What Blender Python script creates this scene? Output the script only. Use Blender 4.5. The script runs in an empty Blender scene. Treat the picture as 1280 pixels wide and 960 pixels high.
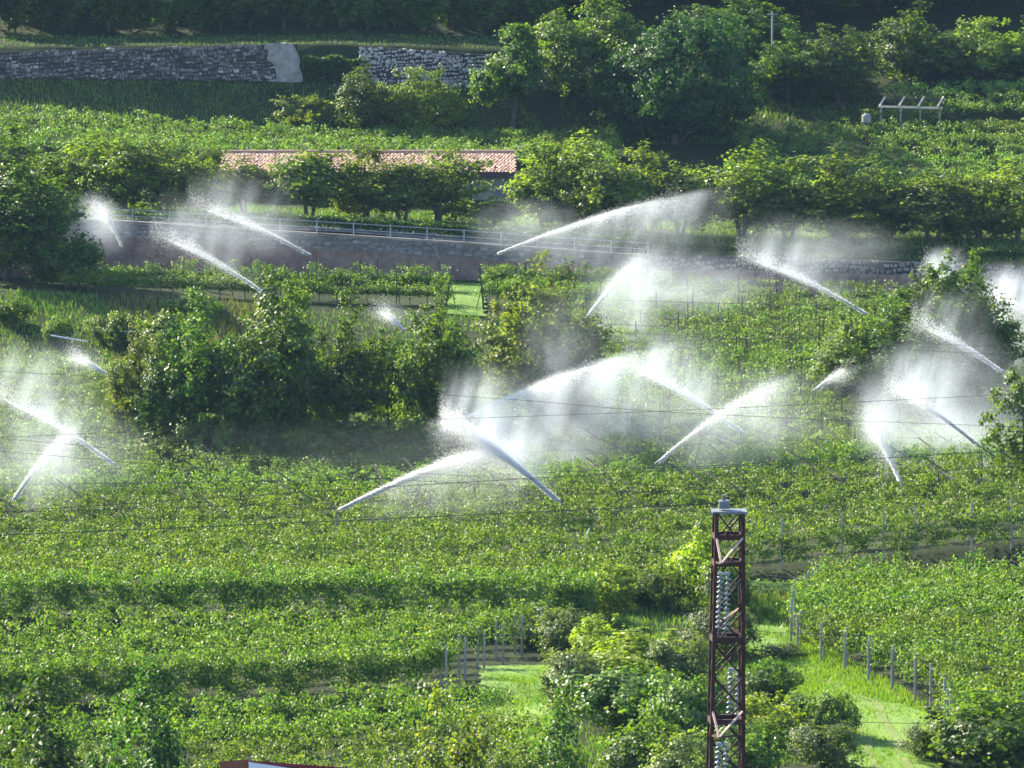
import bpy, math, random
import numpy as np
from mathutils import Vector, Matrix

C = bpy.context.scene.collection
SC = bpy.context.scene
rng = np.random.default_rng(7)
random.seed(7)

# ------------------------------------------------------------------ camera, sky, sun, exposure
CAMZ, F, VH = 50.0, 6400.0, -100.0          # camera height, focal length in pixels of a 1280 px frame, horizon row
cam = bpy.data.objects.new('camera', bpy.data.cameras.new('camera'))
C.objects.link(cam); SC.camera = cam
cam.location = (0, 0, CAMZ); cam.rotation_euler = (math.radians(90), 0, 0)
cam.data.sensor_width = 36; cam.data.lens = 36*F/1280
cam.data.shift_y = -(480-VH)/1280
cam.data.clip_start = 0.5; cam.data.clip_end = 4000

SUN = Vector((-0.66, 0.56, 0.51)).normalized()
W = bpy.data.worlds.new('World'); SC.world = W; W.use_nodes = True
nt = W.node_tree
sky = nt.nodes.new('ShaderNodeTexSky'); sky.sky_type = 'NISHITA'; sky.sun_disc = False
sky.ozone_density = 3.0; sky.sun_elevation = math.asin(SUN.z); sky.sun_rotation = math.atan2(SUN.x, SUN.y)
bg = nt.nodes['Background']; bg.inputs['Strength'].default_value = 0.115
nt.links.new(sky.outputs[0], bg.inputs[0])
sl = bpy.data.lights.new('sun', 'SUN'); sl.energy = 5.0; sl.angle = math.radians(0.5); sl.color = (1.0, 0.92, 0.72)
so = bpy.data.objects.new('sun', sl); C.objects.link(so)
so.rotation_euler = SUN.to_track_quat('Z', 'Y').to_euler(); so.location = (-200, 300, 300)
SC.view_settings.view_transform = 'Standard'; SC.view_settings.look = 'None'
SC.view_settings.exposure = 1.95; SC.view_settings.gamma = 1
cy = SC.cycles
cy.max_bounces = 5; cy.diffuse_bounces = 3; cy.glossy_bounces = 2; cy.transmission_bounces = 3
cy.transparent_max_bounces = 8; cy.volume_bounces = 3
cy.use_denoising = True
cy.filter_width = 1.6

# ------------------------------------------------------------------ helpers
def X(u, Y): return (u-640)*Y/F
def Zv(v, Y): return CAMZ-(v-VH)*Y/F
def vz(z, Y): return (CAMZ-z)*F/Y+VH

def tag(o, label=None, cat=None, group=None, kind=None):
    if label: o['label'] = label
    if cat: o['category'] = cat
    if group: o['group'] = group
    if kind: o['kind'] = kind
    return o

def link(name, data, parent=None, loc=None):
    o = bpy.data.objects.new(name, data); C.objects.link(o)
    if parent: o.parent = parent
    if loc is not None: o.location = loc
    return o

def thing(name, loc, label, cat, group=None, rz=0):
    o = link(name, None, None, loc); o.rotation_euler = (0, 0, rz)
    o.empty_display_size = 0.2
    return tag(o, label, cat, group)

def mesh(name, V, Fc, mats, mi=None, smooth=False):
    """V (n,3) array; Fc list of faces or an (m,k) array"""
    me = bpy.data.meshes.new(name)
    V = np.asarray(V, dtype=np.float32)
    if isinstance(Fc, np.ndarray):
        m, k = Fc.shape
        me.vertices.add(len(V)); me.vertices.foreach_set('co', V.ravel())
        me.loops.add(m*k); me.loops.foreach_set('vertex_index', Fc.astype(np.int32).ravel())
        me.polygons.add(m)
        me.polygons.foreach_set('loop_start', np.arange(0, m*k, k, dtype=np.int32))
        me.update(calc_edges=True)
    else:
        me.from_pydata([tuple(v) for v in V], [], [tuple(f) for f in Fc])
    for mm in (mats if isinstance(mats, (list, tuple)) else [mats]): me.materials.append(mm)
    if mi is not None: me.polygons.foreach_set('material_index', np.asarray(mi, dtype=np.int32))
    if smooth: me.polygons.foreach_set('use_smooth', np.ones(len(me.polygons), dtype=bool))
    me.update()
    return me

class MB:
    """collects boxes, bars and tubes of ONE part"""
    def __init__(s): s.v = []; s.f = []; s.m = []
    def add(s, V, Fc, mi=0):
        b = len(s.v); s.v += [tuple(map(float, p)) for p in V]
        s.f += [tuple(i+b for i in f) for f in Fc]; s.m += [mi]*len(Fc)
    def box(s, a, b, mi=0):
        x0, y0, z0 = a; x1, y1, z1 = b
        s.add([(x0,y0,z0),(x1,y0,z0),(x1,y1,z0),(x0,y1,z0),(x0,y0,z1),(x1,y0,z1),(x1,y1,z1),(x0,y1,z1)],
              [(0,3,2,1),(4,5,6,7),(0,1,5,4),(1,2,6,5),(2,3,7,6),(3,0,4,7)], mi)
    def tube(s, pts, rad, n=6, mi=0):
        pts = [Vector(p) for p in pts]
        if not isinstance(rad, (list, tuple)): rad = [rad]*len(pts)
        V = []; Fc = []
        for i, p in enumerate(pts):
            d = (pts[min(i+1, len(pts)-1)]-pts[max(i-1, 0)]).normalized()
            a = d.cross(Vector((0, 0, 1)) if abs(d.z) < 0.9 else Vector((1, 0, 0))).normalized(); b = d.cross(a)
            for k in range(n):
                t = 2*math.pi*k/n
                V.append(p+(math.cos(t)*a+math.sin(t)*b)*float(rad[i]))
        for i in range(len(pts)-1):
            for k in range(n):
                k2 = (k+1) % n
                Fc.append((i*n+k, i*n+k2, (i+1)*n+k2, (i+1)*n+k))
        Fc.append(tuple(range(n-1, -1, -1))); Fc.append(tuple((len(pts)-1)*n+k for k in range(n)))
        s.add(V, Fc, mi)
    def bar(s, a, b, w, h=None, mi=0):
        a = Vector(a); b = Vector(b); h = h or w
        d = (b-a).normalized()
        p = d.cross(Vector((0, 0, 1)) if abs(d.z) < 0.95 else Vector((0, 1, 0))).normalized(); q = d.cross(p)
        V = [c+sx*p*w/2+sy*q*h/2 for c in (a, b) for sx, sy in ((-1,-1),(1,-1),(1,1),(-1,1))]
        s.add(V, [(0,1,2,3),(7,6,5,4),(0,4,5,1),(1,5,6,2),(2,6,7,3),(3,7,4,0)], mi)
    def mesh(s, name, mats, smooth=False): return mesh(name, s.v, s.f, mats, s.m, smooth)
    def build(s, name, mats, parent=None, loc=None, smooth=False):
        return link(name, s.mesh(name, mats, smooth), parent, loc)

def vnoise(x, y, s=0):
    """cheap smooth noise in about [-1,1]"""
    x = np.asarray(x, dtype=float); y = np.asarray(y, dtype=float)
    return (np.sin(x*1.0+s*1.7+1.3*np.sin(y*0.7+s))+np.sin(y*1.3+s*2.3+1.1*np.sin(x*0.9+s*.6))+np.sin((x+y)*1.9+s))/3

# ------------------------------------------------------------------ materials
def new_mat(name):
    m = bpy.data.materials.new(name); m.use_nodes = True
    n = m.node_tree.nodes; n.clear()
    out = n.new('ShaderNodeOutputMaterial')
    return m, n, m.node_tree.links, out

def math_node(n, l, op, a, b=None, c=None, clamp=False):
    x = n.new('ShaderNodeMath'); x.operation = op; x.use_clamp = clamp
    for i, q in enumerate((a, b, c)):
        if q is None: continue
        if isinstance(q, (int, float)): x.inputs[i].default_value = q
        else: l.new(q, x.inputs[i])
    return x.outputs[0]

def leaf_mat(name, c1, c2, c3=None, trans=0.42, tcol=None, rough=0.45, spec=0.25):
    """leaf: colour differs from leaf to leaf (island) and a little from plant to plant"""
    m, n, l, out = new_mat(name)
    geo = n.new('ShaderNodeNewGeometry'); oi = n.new('ShaderNodeObjectInfo')
    ramp = n.new('ShaderNodeValToRGB')
    e = ramp.color_ramp.elements
    e[0].color = (*c1, 1); e[1].color = (*c2, 1); e[0].position = 0.1; e[1].position = 0.8
    if c3 is not None:
        q = e.new(0.97); q.color = (*c3, 1)
    l.new(geo.outputs['Random Per Island'], ramp.inputs[0])
    hsv = n.new('ShaderNodeHueSaturation'); l.new(ramp.outputs[0], hsv.inputs['Color'])
    l.new(math_node(n, l, 'MULTIPLY_ADD', oi.outputs['Random'], 0.03, 0.485), hsv.inputs['Hue'])
    l.new(math_node(n, l, 'MULTIPLY_ADD', oi.outputs['Random'], 0.35, 0.82), hsv.inputs['Value'])
    p = n.new('ShaderNodeBsdfPrincipled'); l.new(hsv.outputs[0], p.inputs['Base Color'])
    p.inputs['Roughness'].default_value = rough; p.inputs['Specular IOR Level'].default_value = spec
    t = n.new('ShaderNodeBsdfTranslucent')
    mx = n.new('ShaderNodeMix'); mx.data_type = 'RGBA'; mx.blend_type = 'MULTIPLY'; mx.inputs['Factor'].default_value = 1
    l.new(hsv.outputs[0], mx.inputs[6]); mx.inputs[7].default_value = (*(tcol or (1.9, 2.0, 0.5)), 1)
    l.new(mx.outputs[2], t.inputs[0])
    ms = n.new('ShaderNodeMixShader'); ms.inputs[0].default_value = trans
    l.new(p.outputs[0], ms.inputs[1]); l.new(t.outputs[0], ms.inputs[2]); l.new(ms.outputs[0], out.inputs[0])
    return m

def plain_mat(name, c1, c2, scale=3.0, rough=0.85, metal=0.0, bump=0.0, stretch=(1, 1, 1), spec=0.3):
    m, n, l, out = new_mat(name)
    tc = n.new('ShaderNodeTexCoord'); mp = n.new('ShaderNodeMapping'); mp.inputs['Scale'].default_value = stretch
    l.new(tc.outputs['Object'], mp.inputs[0])
    nz = n.new('ShaderNodeTexNoise'); nz.inputs['Scale'].default_value = scale; nz.inputs['Detail'].default_value = 6
    nz.inputs['Roughness'].default_value = 0.65
    l.new(mp.outputs[0], nz.inputs['Vector'])
    r = n.new('ShaderNodeValToRGB'); r.color_ramp.elements[0].position = 0.32; r.color_ramp.elements[1].position = 0.68
    r.color_ramp.elements[0].color = (*c1, 1); r.color_ramp.elements[1].color = (*c2, 1)
    l.new(nz.outputs[0], r.inputs[0])
    p = n.new('ShaderNodeBsdfPrincipled'); l.new(r.outputs[0], p.inputs['Base Color'])
    p.inputs['Roughness'].default_value = rough; p.inputs['Metallic'].default_value = metal
    p.inputs['Specular IOR Level'].default_value = spec
    if bump:
        b = n.new('ShaderNodeBump'); b.inputs['Strength'].default_value = bump; b.inputs['Distance'].default_value = 0.05
        l.new(nz.outputs[0], b.inputs['Height']); l.new(b.outputs[0], p.inputs['Normal'])
    l.new(p.outputs[0], out.inputs[0])
    return m

def island_mat(name, cols, rough=0.9):
    """stones, tiles: each piece of the mesh its own tone"""
    m, n, l, out = new_mat(name)
    geo = n.new('ShaderNodeNewGeometry'); ramp = n.new('ShaderNodeValToRGB')
    ramp.color_ramp.elements[0].color = (*cols[0], 1); ramp.color_ramp.elements[1].color = (*cols[-1], 1)
    for i, c in enumerate(cols[1:-1]):
        q = ramp.color_ramp.elements.new((i+1)/(len(cols)-1)); q.color = (*c, 1)
    l.new(geo.outputs['Random Per Island'], ramp.inputs[0])
    p = n.new('ShaderNodeBsdfPrincipled'); l.new(ramp.outputs[0], p.inputs['Base Color']); p.inputs['Roughness'].default_value = rough
    l.new(p.outputs[0], out.inputs[0])
    return m

VINE = leaf_mat('vine_leaf', (0.052, 0.104, 0.014), (0.108, 0.17, 0.021), (0.19, 0.228, 0.036), trans=.36, spec=.22, rough=.5)
VINE_FAR = leaf_mat('vine_leaf_upper', (0.056, 0.12, 0.026), (0.108, 0.18, 0.037), (0.175, 0.225, 0.055))
VINE_YOUNG = leaf_mat('vine_leaf_young', (0.075, 0.14, 0.03), (0.125, 0.195, 0.042), (0.2, 0.24, 0.06))
TREE = leaf_mat('tree_leaf', (0.035, 0.074, 0.012), (0.078, 0.128, 0.018), (0.135, 0.168, 0.03), trans=0.5)
TREE_DARK = leaf_mat('dark_tree_leaf', (0.02, 0.05, 0.014), (0.045, 0.09, 0.02), (0.08, 0.12, 0.03), trans=0.38, spec=.15)
TREE_APPLE = leaf_mat('orchard_leaf', (0.07, 0.12, 0.02), (0.13, 0.185, 0.03), (0.20, 0.22, 0.045), trans=0.52)
TREE_OLIVE = leaf_mat('olive_tree_leaf', (0.06, 0.10, 0.022), (0.11, 0.15, 0.03), (0.17, 0.18, 0.045), trans=0.5)
BUSH = leaf_mat('bush_leaf', (0.055, 0.105, 0.02), (0.105, 0.165, 0.03), (0.15, 0.19, 0.05))
BUSH_LIME = leaf_mat('lime_bush_leaf', (0.13, 0.19, 0.012), (0.22, 0.28, 0.018), (0.30, 0.32, 0.03))
BUSH_GREY = leaf_mat('grey_bush_leaf', (0.065, 0.10, 0.03), (0.115, 0.15, 0.05), (0.17, 0.19, 0.08))
GRASSB = leaf_mat('grass_blade', (0.06, 0.13, 0.02), (0.11, 0.18, 0.03), (0.2, 0.19, 0.06), trans=0.3)
GRASSD = leaf_mat('dry_grass_blade', (0.09, 0.11, 0.035), (0.14, 0.14, 0.055), (0.2, 0.17, 0.09), trans=0.3)
GRASSL = leaf_mat('lawn_blade', (0.10, 0.185, 0.012), (0.15, 0.23, 0.024), (0.21, 0.24, 0.045), trans=0.3)
BARK = plain_mat('bark', (0.05, 0.04, 0.032), (0.12, 0.10, 0.08), 4, bump=0.4)
WOOD_GREY = plain_mat('weathered_post', (0.20, 0.18, 0.17), (0.34, 0.31, 0.29), 6, stretch=(4, 4, 0.6))
WOOD_DARK = plain_mat('dark_timber', (0.03, 0.024, 0.02), (0.075, 0.06, 0.05), 6)
WOOD_PALE = plain_mat('pale_timber', (0.45, 0.36, 0.26), (0.62, 0.52, 0.40), 6)
WIRE = plain_mat('wire', (0.05, 0.05, 0.055), (0.09, 0.09, 0.10), 2, rough=0.5, metal=0.6)
RUST = plain_mat('rusty_steel', (0.022, 0.008, 0.008), (0.055, 0.018, 0.016), 5, rough=0.75)
LIT_STRUT = plain_mat('lit_strut_tone', (0.36, 0.24, 0.20), (0.5, 0.36, 0.30), 5, rough=0.6)  # paler than the rusty steel: sunlight on the arm struts put into the colour
GALV = plain_mat('galvanised_steel', (0.22, 0.24, 0.27), (0.36, 0.38, 0.42), 8, rough=0.5, metal=0.3)
GALV_DARK = plain_mat('dull_galvanised', (0.09, 0.10, 0.12), (0.17, 0.18, 0.21), 8, rough=0.6)
PIPE = plain_mat('pipe_metal', (0.10, 0.10, 0.10), (0.18, 0.18, 0.18), 8, rough=0.5)
PIPE_PALE = plain_mat('pale_pipe', (0.6, 0.58, 0.58), (0.78, 0.76, 0.76), 8, rough=0.5)
STONE = island_mat('dry_stone', [(0.05, 0.043, 0.045), (0.11, 0.095, 0.095), (0.22, 0.20, 0.185), (0.08, 0.07, 0.072), (0.38, 0.345, 0.32)])
STONE_PALE = island_mat('pale_stone', [(0.24, 0.22, 0.21), (0.40, 0.37, 0.35), (0.32, 0.28, 0.26), (0.48, 0.45, 0.42)])
JOINT = plain_mat('stone_joint', (0.02, 0.018, 0.02), (0.05, 0.045, 0.045), 5)
MORTAR = plain_mat('mortar_patch', (0.15, 0.135, 0.13), (0.33, 0.30, 0.285), 1.6, bump=0.3)
STONE_BROWN = island_mat('brownish_stone', [(0.11, 0.095, 0.085), (0.21, 0.185, 0.17), (0.16, 0.13, 0.115), (0.27, 0.245, 0.23)])
JOINT_PALE = plain_mat('pale_joint', (0.10, 0.09, 0.085), (0.18, 0.165, 0.155), 3)
EARTH_RED = plain_mat('reddish_earth', (0.11, 0.065, 0.05), (0.23, 0.15, 0.12), 1.2, bump=0.5)
EARTH_BROWN = plain_mat('brown_earth', (0.035, 0.024, 0.02), (0.09, 0.06, 0.05), 1.5, bump=0.5)
PLASTER = plain_mat('grey_plaster', (0.20, 0.18, 0.18), (0.32, 0.29, 0.28), 0.8, bump=0.2)
TILE = island_mat('roof_tile', [(0.18, 0.08, 0.055), (0.45, 0.26, 0.19), (0.28, 0.14, 0.10), (0.52, 0.33, 0.25), (0.36, 0.19, 0.14)], 0.75)
PURPLE = plain_mat('fascia_board', (0.05, 0.022, 0.035), (0.09, 0.04, 0.06), 3)
DARKIN = plain_mat('barn_inside', (0.03, 0.026, 0.03), (0.06, 0.05, 0.055), 1)
ASPH = plain_mat('road_asphalt', (0.10, 0.095, 0.095), (0.17, 0.16, 0.16), 0.7)
REDMETAL = plain_mat('red_sheet', (0.14, 0.01, 0.02), (0.2, 0.02, 0.04), 3, rough=0.5)
BRICK = plain_mat('brick_red', (0.16, 0.05, 0.03), (0.26, 0.10, 0.06), 9, stretch=(1, 1, 3))
WHITEPL = plain_mat('white_render', (0.6, 0.6, 0.64), (0.78, 0.78, 0.8), 2)

def ground_mat():
    m, n, l, out = new_mat('hillside_ground')
    tc = n.new('ShaderNodeTexCoord')
    a = n.new('ShaderNodeTexNoise'); a.inputs['Scale'].default_value = 0.09; a.inputs['Detail'].default_value = 5
    b = n.new('ShaderNodeTexNoise'); b.inputs['Scale'].default_value = 1.6; b.inputs['Detail'].default_value = 8; b.inputs['Roughness'].default_value = 0.7
    for q in (a, b): l.new(tc.outputs['Object'], q.inputs['Vector'])
    s = math_node(n, l, 'MULTIPLY_ADD', a.outputs[0], 0.5, math_node(n, l, 'MULTIPLY', b.outputs[0], 0.5))
    r = n.new('ShaderNodeValToRGB'); e = r.color_ramp.elements
    e[0].position = 0.36; e[0].color = (0.017, 0.021, 0.010, 1); e[1].position = 0.64; e[1].color = (0.042, 0.052, 0.018, 1)
    q = e.new(0.5); q.color = (0.026, 0.036, 0.012, 1)
    l.new(s, r.inputs[0])
    p = n.new('ShaderNodeBsdfPrincipled'); l.new(r.outputs[0], p.inputs['Base Color']); p.inputs['Roughness'].default_value = 0.95
    p.inputs['Specular IOR Level'].default_value = 0.1
    bm = n.new('ShaderNodeBump'); bm.inputs['Distance'].default_value = 0.15; bm.inputs['Strength'].default_value = 0.8
    l.new(b.outputs[0], bm.inputs['Height']); l.new(bm.outputs[0], p.inputs['Normal'])
    l.new(p.outputs[0], out.inputs[0])
    return m
GROUND = ground_mat()
LAWN = plain_mat('lawn_ground', (0.07, 0.15, 0.010), (0.14, 0.22, 0.028), 0.8, stretch=(1.8, .35, 1))

# ------------------------------------------------------------------ terrain: stations of depth Y, ground height at u knots
KU = np.array([-900, 0, 420, 560, 700, 900, 1000, 1150, 1300, 2200.])
ST = [
 (-60, [46]*10), (20, [43.5]*10), (90, [22]*10), (140, [6]*10), (170, [5.6]*10),
 (205, [5.0, 5.5, 6.3, 6.6, 7.6, 8.2, 8.4, 8.4, 8.2, 8]),
 (243, [5.4, 5.8, 6.8, 7.2, 9.0, 9.4, 9.5, 9.5, 9.3, 9]),
 (266, [7.0, 7.3, 7.7, 8.5, 9.8, 9.8, 9.9, 9.9, 9.8, 9.6]),
 (268.3, [8.4, 8.7, 9.2, 9.8, 9.9, 9.9, 9.9, 9.9, 9.9, 9.8]),
 (286, [9.0, 9.2, 9.3, 9.4, 9.7, 10.1, 10.1, 10.1, 10.1, 10]),
 (288, [10.5, 10.6, 10.7, 10.7, 10.6, 10.2, 10.1, 10.1, 10.1, 10]),
 (306, [10, 10.1, 10.2, 10.3, 10.3, 10.1, 9.6, 9.6, 9.6, 9.6]),
 (308.5, [10, 10.1, 10.3, 10.4, 10.4, 10.5, 11.2, 11.8, 12.5, 12.7]),
 (322, [9.8, 9.9, 10.3, 10.5, 10.7, 10.9, 11.4, 12.0, 12.6, 12.8]),
 (350, [11.3, 11.5, 11.4, 11.5, 11.9, 12.4, 12.6, 12.6, 12.8, 12.8]),
 (380, [15.6, 15.8, 15.3, 15.2, 15.4, 15.9, 16, 15.8, 15.6, 15.6]),
 (398, [21, 21.2, 19.8, 19.6, 19.0, 18.4, 18.2, 18.1, 18.2, 18.4]),
 (413, [21.4, 21.2, 21.0, 21, 20.8, 20.2, 20.0, 20, 20, 20]),
 (414.6, [26.4, 26.0, 24.6, 23.9, 23.2, 22.6, 22.5, 22.3, 22.2, 22]),
 (422, [26.6, 26.1, 25.1, 24.7, 24, 23.4, 23.2, 23.1, 23.0, 23]),
 (436, [26.8, 26.4, 25.3, 25.1, 24.8, 24.4, 24.3, 24.3, 24.4, 24.6]),
 (447, [28.4, 27.8, 27.2, 27.0, 26.8, 25.9, 25.5, 25.4, 25.6, 26]),
 (462, [32.5, 31.3, 29.2, 29, 28.8, 29.3, 29.8, 29.9, 30.0, 30.2]),
 (472, [35.9, 35.7, 35.4, 35.0, 34.6, 33.0, 33.0, 33.2, 33.5, 34]),
 (473.2, [38.2, 38.1, 38.4, 38.1, 37.5, 34, 33.8, 33.9, 34.2, 35]),
 (484, [39.1, 39, 39.1, 39.1, 38.8, 37.5, 37, 37, 37.2, 38]),
 (515, [50]*10), (560, [80]*10), (605, [108]*10), (720, [125]*10), (950, [110]*10),
]
SY = np.array([s[0] for s in ST], float); SZ = np.array([[s[1][0], s[1][0]]+list(s[1]) for s in ST], float)
KU = np.concatenate([[-4500, -1250], KU])
def gz(u, Y):
    u = np.asarray(u, float); Y = np.asarray(Y, float)
    u, Y = np.broadcast_arrays(u, Y)
    i = np.clip(np.searchsorted(SY, Y)-1, 0, len(SY)-2)
    t = np.clip((Y-SY[i])/(SY[i+1]-SY[i]), 0, 1)
    k = np.clip(np.searchsorted(KU, u)-1, 0, len(KU)-2)
    s = np.clip((u-KU[k])/(KU[k+1]-KU[k]), 0, 1)
    a = SZ[i, k]*(1-s)+SZ[i, k+1]*s; b = SZ[i+1, k]*(1-s)+SZ[i+1, k+1]*s
    return a*(1-t)+b*t
def G(u, Y, h=0.0): return Vector((X(u, Y), Y, float(gz(u, Y))+h))
def gxy(x, y): return float(gz(640+x*F/max(y, 1), y))

def build_ground():
    us = np.concatenate([np.linspace(-4500, -950, 40), np.arange(-900, 2201, 31.0)])
    ys = []
    for a, b in zip(SY[:-1], SY[1:]):
        k = max(1, int((b-a)/4)) if a > 190 and b < 516 else 3
        ys += list(np.linspace(a, b, k, endpoint=False))
    ys.append(SY[-1]); ys = np.array(ys)
    U, Yg = np.meshgrid(us, ys)
    Z = gz(U, Yg)
    Xg = (U-640)*np.maximum(np.abs(Yg), 60)/F
    inner = (np.abs(Yg-414) > 3)
    Z = Z+np.where(inner, 0.10*vnoise(Xg*0.8, Yg*0.8, 2), 0)
    V = np.stack([Xg, Yg, Z], -1).reshape(-1, 3)
    nr, nc = U.shape
    i = np.arange(nr-1)[:, None]*nc+np.arange(nc-1)[None, :]
    Fc = np.stack([i, i+1, i+nc+1, i+nc], -1).reshape(-1, 4)
    o = link('hillside_ground', mesh('hillside_ground', V, Fc, GROUND, smooth=True))
    tag(o, 'terraced green hillside ground under the vines', None, None, 'structure')
build_ground()

# ------------------------------------------------------------------ leaves
def unit(v): return v/np.maximum(np.linalg.norm(v, axis=-1, keepdims=True), 1e-6)
def leaf_mesh(name, P, N, S, mats, mi=None, aspect=0.85, axis=None):
    """one kite-shaped, slightly folded leaf per point"""
    n = len(P); N = unit(N)
    A = rng.normal(size=(n, 3)) if axis is None else axis+0.5*rng.normal(size=(n, 3))
    A = unit(A-(A*N).sum(1, keepdims=True)*N); B = np.cross(N, A)
    S = np.asarray(S)[:, None]
    f = rng.uniform(0.05, 0.3, (n, 1))
    v0 = P-A*S*0.5; v2 = P+A*S*0.5-N*S*0.12
    v1 = P+B*S*0.5*aspect+N*S*f-A*S*0.06; v3 = P-B*S*0.5*aspect+N*S*f-A*S*0.06
    V = np.stack([v0, v1, v2, v3], 1).reshape(-1, 3)
    b = np.arange(n)[:, None]*4
    Fc = np.concatenate([b+np.array([[0, 1, 2]]), b+np.array([[0, 2, 3]])], 1).reshape(-1, 3)
    return mesh(name, V, Fc, mats, None if mi is None else np.repeat(mi, 2))

# ------------------------------------------------------------------ vineyards
ORD = ['first', 'second', 'third', 'fourth', 'fifth', 'sixth', 'seventh', 'eighth', 'ninth', 'tenth', 'eleventh', 'twelfth',
       'thirteenth', 'fourteenth', 'fifteenth', 'sixteenth', 'seventeenth', 'eighteenth', 'nineteenth', 'twentieth', 'twenty-first', 'twenty-second',
       'twenty-third', 'twenty-fourth', 'twenty-fifth', 'twenty-sixth', 'twenty-seventh', 'twenty-eighth', 'twenty-ninth', 'thirtieth']
def post_mesh(name, r, h, mat):
    m = MB(); m.tube([(0, 0, -0.2), (0.01, 0.01, h*0.6), (0, 0, h)], [r, r*0.95, r*0.85], 6); return m.mesh(name, mat)
POST = post_mesh('post', 0.075, 2.25, WOOD_GREY)
POST_THIN = post_mesh('post', 0.045, 2.5, WOOD_DARK)
POST_TALL = post_mesh('post', 0.065, 2.9, WOOD_GREY)
_m = MB(); _m.bar((0, 0, 0), (-1.1, 1.2, 0.7), 0.075); ARM = _m.mesh('pergola_arm', WOOD_DARK)
_m = MB(); _m.tube([(0, 0, -0.1), (0.06, 0.03, 0.7), (-0.03, 0, 1.3), (0.05, 0.05, 1.8)], [0.045, 0.035, 0.03, 0.02], 5); STEM = _m.mesh('vine_trunk', BARK)

def vine_row(uL, YL, uR, YR, label, group, mat=VINE, width=2.25, hlo=1.75, hhi=2.12, dens=1.0, leaf=0.19, curtain=0.25,
             cbot=1.0, crec=.4, posts=0, arms=0, stems=0, bump=0.28, postmesh=None, endpost=None, vertical=False, wire=False):
    x0, x1 = X(uL, YL), X(uR, YR)
    L = math.hypot(x1-x0, YR-YL)
    root = thing('vine_row', (x0, YL, float(gz(uL, YL))), label, 'vine row', group)
    def ground(t):
        x = x0+(x1-x0)*t; y = YL+(YR-YL)*t
        return x, y, gz(640+x*F/y, y)
    sd = rng.uniform(0, 50)
    if vertical:
        nc = int(L*7*dens); t = rng.uniform(0, 1, nc); hh = 0.55+1.35*rng.beta(1.5, 1.1, nc)
        s = rng.normal(0, 0.14, nc); x, y, z = ground(t)
        z = z+hh+0.2*vnoise(t*L*1.3, hh, sd); y = y+s
        gap = vnoise(t*L*0.9, 0*t, sd+3) > -0.62
        nl = 17; cr = 0.19
        x, y, z = x[gap], y[gap], z[gap]
    else:
        nc = int(L*width*4.3*dens); t = rng.uniform(0, 1, nc); s = rng.uniform(0, 1, nc)
        x, y, z = ground(t)
        edge = 0.22*vnoise(t*L*1.7, 0*t, sd+9)
        yy = y+(s-0.5)*(width+edge)
        z = z+hlo+(hhi-hlo)*s+bump*vnoise(t*L*1.7, s*5, sd)+rng.normal(0, 0.14, nc)
        shoots = rng.random(nc) < 0.10
        z = z+shoots*rng.uniform(0.1, 0.45, nc)
        keep = vnoise(t*L*0.9, s*4, sd+4) > -0.36
        x, y, z = x[keep], yy[keep], z[keep]
        if curtain > 0:
            k = int(L*6*curtain); tc = rng.uniform(0, 1, k); xc, yc, zc = ground(tc)
            drop = rng.uniform(0, 1, k)
            zc = zc+hlo-(hlo-cbot)*drop*(0.75+0.4*vnoise(tc*L*1.1, 0*tc, sd+2)); yc = yc-width*0.5+crec+0.12*rng.normal(size=k)+0.2*drop
            x = np.concatenate([x, xc]); y = np.concatenate([y, yc]); z = np.concatenate([z, zc])
        nl = 26; cr = 0.23
    n = len(x)*nl
    Cc = np.stack([x, y, z], 1); ci = np.repeat(np.arange(len(x)), nl)
    off = rng.normal(size=(n, 3))*np.array([cr, cr, cr*0.62])
    P = Cc[ci]+off-np.array(root.location)
    N = np.array([-0.1, 0.0, 0.45])+off*3.2+rng.normal(size=(n, 3))*0.38
    if vertical: N = np.array([0, -0.2, 0.5])+off*2.5+rng.normal(size=(n, 3))*0.45
    S = leaf*0.76*rng.uniform(0.6, 1.35, n)
    link('foliage', leaf_mesh('foliage', P, N, S, mat), root)
    pm = postmesh or POST
    def at(t, h=0.0):
        a, b, c = ground(np.array(t)); return Vector((a, b, float(c)+h))-root.location
    for k in range(posts):
        link('post', pm, root, at((k+rng.uniform(.1, .9))/posts)+Vector((0, -width*0.3 if not vertical else 0, 0)))
    for k in range(arms):
        o = link('pergola_arm', ARM, root, at(min(0.995, (k+rng.uniform(.42, .58)+.25*math.sin(YL*2.1))/arms), hlo+0.3)+Vector((0, -width*0.3, 0)))
        o.rotation_euler = (rng.normal(0, .05), rng.normal(0, .08), rng.normal(0, .12))
    for k in range(stems):
        o = link('vine_trunk', STEM, root, at((k+rng.uniform(.2, .8))/stems)+Vector((0, -0.3, 0))); o.rotation_euler = (0, 0, rng.uniform(0, 6))
    if wire:
        m = MB(); m.tube([at(t, hhi+0.35)+Vector((0, .2, 0)) for t in np.linspace(0, 1, 14)], 0.02, 5); m.build('trellis_wire', WIRE, root)
    for (tt, dy) in (endpost or []):
        link('post', pm, root, at(tt)+Vector((0, dy, 0)))
    return root

def field(n, front, back, desc, group, kw=None, first=None, each=None, ufun=None):
    """n rows from the front line (uL,YL,uR,YR) to the back line; ordinals are counted uphill"""
    for k in range(n):
        t = (k+0.5)/n
        a = [front[i]*(1-t)+back[i]*t for i in range(4)]
        if ufun: a[0] = ufun(a[1])
        q = dict(kw or {})
        if k == 0 and first: q.update(first)
        if each: q.update(each(k, t))
        vine_row(*a, f'{ORD[k]} row uphill {desc}', group, **q)

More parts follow.
